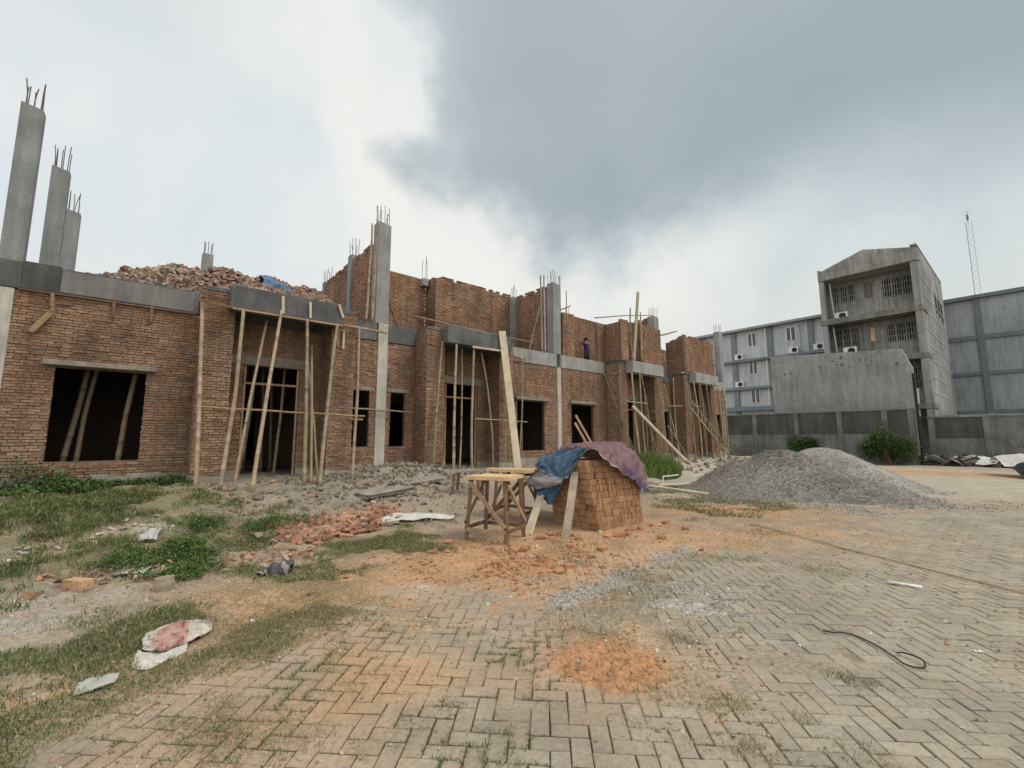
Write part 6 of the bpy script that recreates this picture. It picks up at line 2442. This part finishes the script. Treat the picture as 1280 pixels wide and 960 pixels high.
def blue_building():
    b = (48.0, -4, 0)
    h = thing('blue_building', 'long pale blue building with ledges and white double windows', 'building', base=b)
    m = MB(b)
    m.box(48, 58, -14, 1.88, 0, 12.7)
    m.build('wall', M['bluewall'], h)
    for z, zz in ((9.42, 9.66), (6.5, 6.78), (4.3, 4.75)):
        m = MB(b)
        m.bbox(47.55, 47.998, -14, 1.88, z, zz, .02)
        m.build('ledge', M['bluedark'], h)
    for t in (-11.6, -8.15, -4.6, -1.05):
        m = MB(b)
        m.bbox(47.8, 47.997, t - .24, t + .24, 0, 12.68, .02)
        m.build('pilaster', M['bluedark'], h)
    m = MB(b)
    P = [(47.4, -14.2, 12.72), (47.4, 1.88, 12.72), (58.2, 1.88, 12.72), (58.2, -14.2, 12.72), (47.4, -14.2, 12.95), (47.4, 1.88, 12.95), (58.2, 1.88, 13.9), (58.2, -14.2, 13.9)]
    m.hexa(P)
    m.build('roof', M['roofmetal'], h)
    for t0, z0 in ((-6.75, 10.98), (-3.15, 10.95), (-6.8, 8.05), (-6.75, 5.1), (-10.4, 8.05), (-10.4, 10.98), (.2, 10.95)):
        window(h, b, 48, t0, t0 + .84, z0, z0 + 1.4, 0, 'white', 2)
    m = MB(b)
    m.tube([(47.75, -4.98, 4.8), (47.75, -4.98, 12.6)], .06, 6)
    m.build('downpipe', M['white'], h)
    m = MB(b)
    m.tube([(47.8, -1.9, 9.7), (47.8, -1.9, 12.3), (47.8, -2.1, 12.4)], .03, 5)
    m.build('cable', M['bluedark'], h)
    aircon(b, 47.998, -2.55, 9.70, 'black fanned air conditioner on the top ledge of the blue building, right bay')
    aircon(b, 47.998, -7.65, 9.72, 'air conditioner by the left pilaster on the top ledge of the blue building')
    aircon(b, 47.998, -7.75, 6.82, 'air conditioner by the left pilaster on the lower ledge of the blue building')
    aircon(b, 47.998, -.45, 9.72, 'air conditioner on the top ledge of the blue building beside the grey building')


blue_building()


def slate_building():
    b = (54.0, 15, 0)
    h = thing('slate_building', 'large windowless blue grey building with flat bands at the right edge', 'building', base=b)
    m = MB(b)
    m.box(54, 70, 4.0, 40, 0, 13.4)
    m.build('wall', M['slatewall'], h)
    for z, zz in ((9.85, 10.25), (6.8, 7.12), (3.6, 3.9)):
        m = MB(b)
        m.bbox(53.86, 53.998, 4.0, 40, z, zz, .02)
        m.build('band', M['slatedark'], h)
    for t in (9.57, 15.2, 20.8, 26.4):
        m = MB(b)
        m.bbox(53.83, 53.997, t - .2, t + .2, 0, 13.38, .02)
        m.build('pilaster', M['slatedark'], h)
    m = MB(b)
    m.bbox(53.7, 70.2, 3.9, 40.2, 13.402, 13.72, .02)
    m.build('coping', M['slatedark'], h)
    m = MB(b)
    m.box(37.5, 53.6, 8.3, 32, 2.75, 2.95)
    m.box(37.55, 53.5, 8.35, 31.9, 2.2, 2.745)
    m.build('lean_to_roof', M['roofmetal'], h)


slate_building()


def mast():
    b = (75.0, 8.8, 0)
    h = thing('antenna_mast', 'thin lattice antenna mast rising behind the blue grey building', 'mast', base=b)
    leg = [(-.28, -.2), (.28, -.2), (0, .3)]
    m = MB(b)
    for a, c in leg:
        m.tube([(75 + a, 8.8 + c, 0), (75 + a, 8.8 + c, 27.6)], .014, 5)
    m.build('mast_legs', M['bluedark'], h)
    m = MB(b)
    z = 9.0
    k = 0
    while z < 27.4:
        for i in range(3):
            a, c = leg[i], leg[(i + 1) % 3]
            m.tube([(75 + a[0], 8.8 + a[1], z), (75 + c[0], 8.8 + c[1], z + .8)], .006, 4)
        z += .8
    m.build('lattice', M['bluedark'], h)
    m = MB(b)
    m.tube([(75, 8.8, 27.4), (75, 8.8, 29.0)], .03, 5)
    m.box(74.9, 75.1, 8.7, 8.9, 27.9, 28.5)
    m.build('mast_head', M['bluedark'], h)


mast()


# ================================================================== THE WORKER
def worker():
    # back to the yard, facing the rear wall, both arms raised to the brickwork. local: x right, -y towards the yard
    J = {'pelvis': (0, 0, .90), 'waist': (0, .0, 1.02), 'chest': (0, .02, 1.22), 'neck0': (0, .02, 1.38), 'neck': (0, .03, 1.45), 'head0': (0, .05, 1.54), 'head': (0, .06, 1.64),
         'shL': (-.17, .02, 1.36), 'elL': (-.24, .20, 1.50), 'wrL': (-.15, .28, 1.72), 'haL': (-.13, .30, 1.80),
         'shR': (.17, .02, 1.36), 'elR': (.26, .18, 1.46), 'wrR': (.12, .30, 1.62), 'haR': (.10, .33, 1.69),
         'hipL': (-.09, 0, .86), 'knL': (-.11, .03, .47), 'anL': (-.12, -.02, .08), 'toL': (-.13, .15, .035),
         'hipR': (.09, 0, .86), 'knR': (.13, .05, .47), 'anR': (.15, .02, .08), 'toR': (.17, .19, .035)}
    rad = {'pelvis': .13, 'waist': .12, 'chest': .145, 'neck0': .09, 'neck': .055, 'head0': .078, 'head': .092, 'shL': .07, 'shR': .07, 'elL': .047, 'elR': .047, 'wrL': .033, 'wrR': .033,
           'haL': .036, 'haR': .036, 'hipL': .095, 'hipR': .095, 'knL': .06, 'knR': .06, 'anL': .042, 'anR': .042, 'toL': .038, 'toR': .038}
    names = list(J)
    E = [('pelvis', 'waist'), ('waist', 'chest'), ('chest', 'neck0'), ('neck0', 'neck'), ('neck', 'head0'), ('head0', 'head'), ('neck0', 'shL'), ('shL', 'elL'), ('elL', 'wrL'), ('wrL', 'haL'),
         ('neck0', 'shR'), ('shR', 'elR'), ('elR', 'wrR'), ('wrR', 'haR'), ('pelvis', 'hipL'), ('hipL', 'knL'), ('knL', 'anL'), ('anL', 'toL'), ('pelvis', 'hipR'), ('hipR', 'knR'), ('knR', 'anR'), ('anR', 'toR')]
    # fingers: short chains fanning from each palm
    for sd, ha in (('L', (-.13, .30, 1.80)), ('R', (.10, .33, 1.69))):
        for i, (dx, ln) in enumerate(((-.026, .075), (-.009, .088), (.009, .083), (.026, .066))):
            n1, n2 = f'f{sd}{i}a', f'f{sd}{i}b'
            J[n1] = (ha[0] + dx, ha[1] + .01, ha[2] + .045)
            J[n2] = (ha[0] + dx * 1.15, ha[1] + .035, ha[2] + .045 + ln * .7)
            rad[n1] = rad[n2] = .0095
            E += [('ha' + sd, n1), (n1, n2)]
        sg = 1 if sd == 'L' else -1
        J[f'th{sd}'] = (ha[0] + sg * .055, ha[1] + .02, ha[2] + .03)
        rad[f'th{sd}'] = .011
        E.append(('ha' + sd, f'th{sd}'))
    names = list(J)
    me = bpy.data.meshes.new('worker_skeleton')
    me.from_pydata([J[n] for n in names], [(names.index(a), names.index(b)) for a, b in E], [])
    o = bpy.data.objects.new('person', me)
    COL.objects.link(o)
    sk = o.modifiers.new('Skin', 'SKIN')
    for i, n in enumerate(names):
        r = rad[n]
        me.skin_vertices[0].data[i].radius = (r, r)
        me.skin_vertices[0].data[i].use_root = (n == 'pelvis')
    o.modifiers.new('Sub', 'SUBSURF').levels = 1
    dg = bpy.context.evaluated_depsgraph_get()
    dg.update()
    nm = bpy.data.meshes.new_from_object(o.evaluated_get(dg))
    o.modifiers.clear()
    o.data = nm
    nm.name = 'person'
    for m in (M['skin'], M['shirt'], M['trousers']):
        nm.materials.append(m)
    for p in nm.polygons:
        c = p.center
        arm = abs(c.x) > .20 or (c.z > 1.44 and c.y > .13)
        p.material_index = 2 if c.z < .93 else (1 if (c.z < 1.43 or (c.z < 1.47 and abs(c.x) > .13)) and not (abs(c.x) > .24 and c.z > 1.46) else 0)
        p.use_smooth = True
    x, y, _ = W(16.75, -2.15, 0)
    o.location = (x, y, 4.83)
    o.rotation_euler = (0, 0, ROT)
    tag(o, 'worker in a navy shirt on the upper floor of the third house, arms raised', 'person')
    m = MB()
    pts, fs = [], []
    for i in range(7):
        for j in range(12):
            a = 2 * math.pi * j / 12
            e = math.pi / 2 * (1 - i / 6 * 1.25)
            pts.append((.101 * math.cos(e) * math.cos(a), .055 + .108 * math.cos(e) * math.sin(a), 1.625 + .112 * math.sin(e)))
    for i in range(6):
        for j in range(12):
            fs.append((i * 12 + j, (i + 1) * 12 + j, (i + 1) * 12 + (j + 1) % 12, i * 12 + (j + 1) % 12))
    m.mesh(pts, fs)
    m.build('hair', M['hair'], o, smooth=True)


worker()
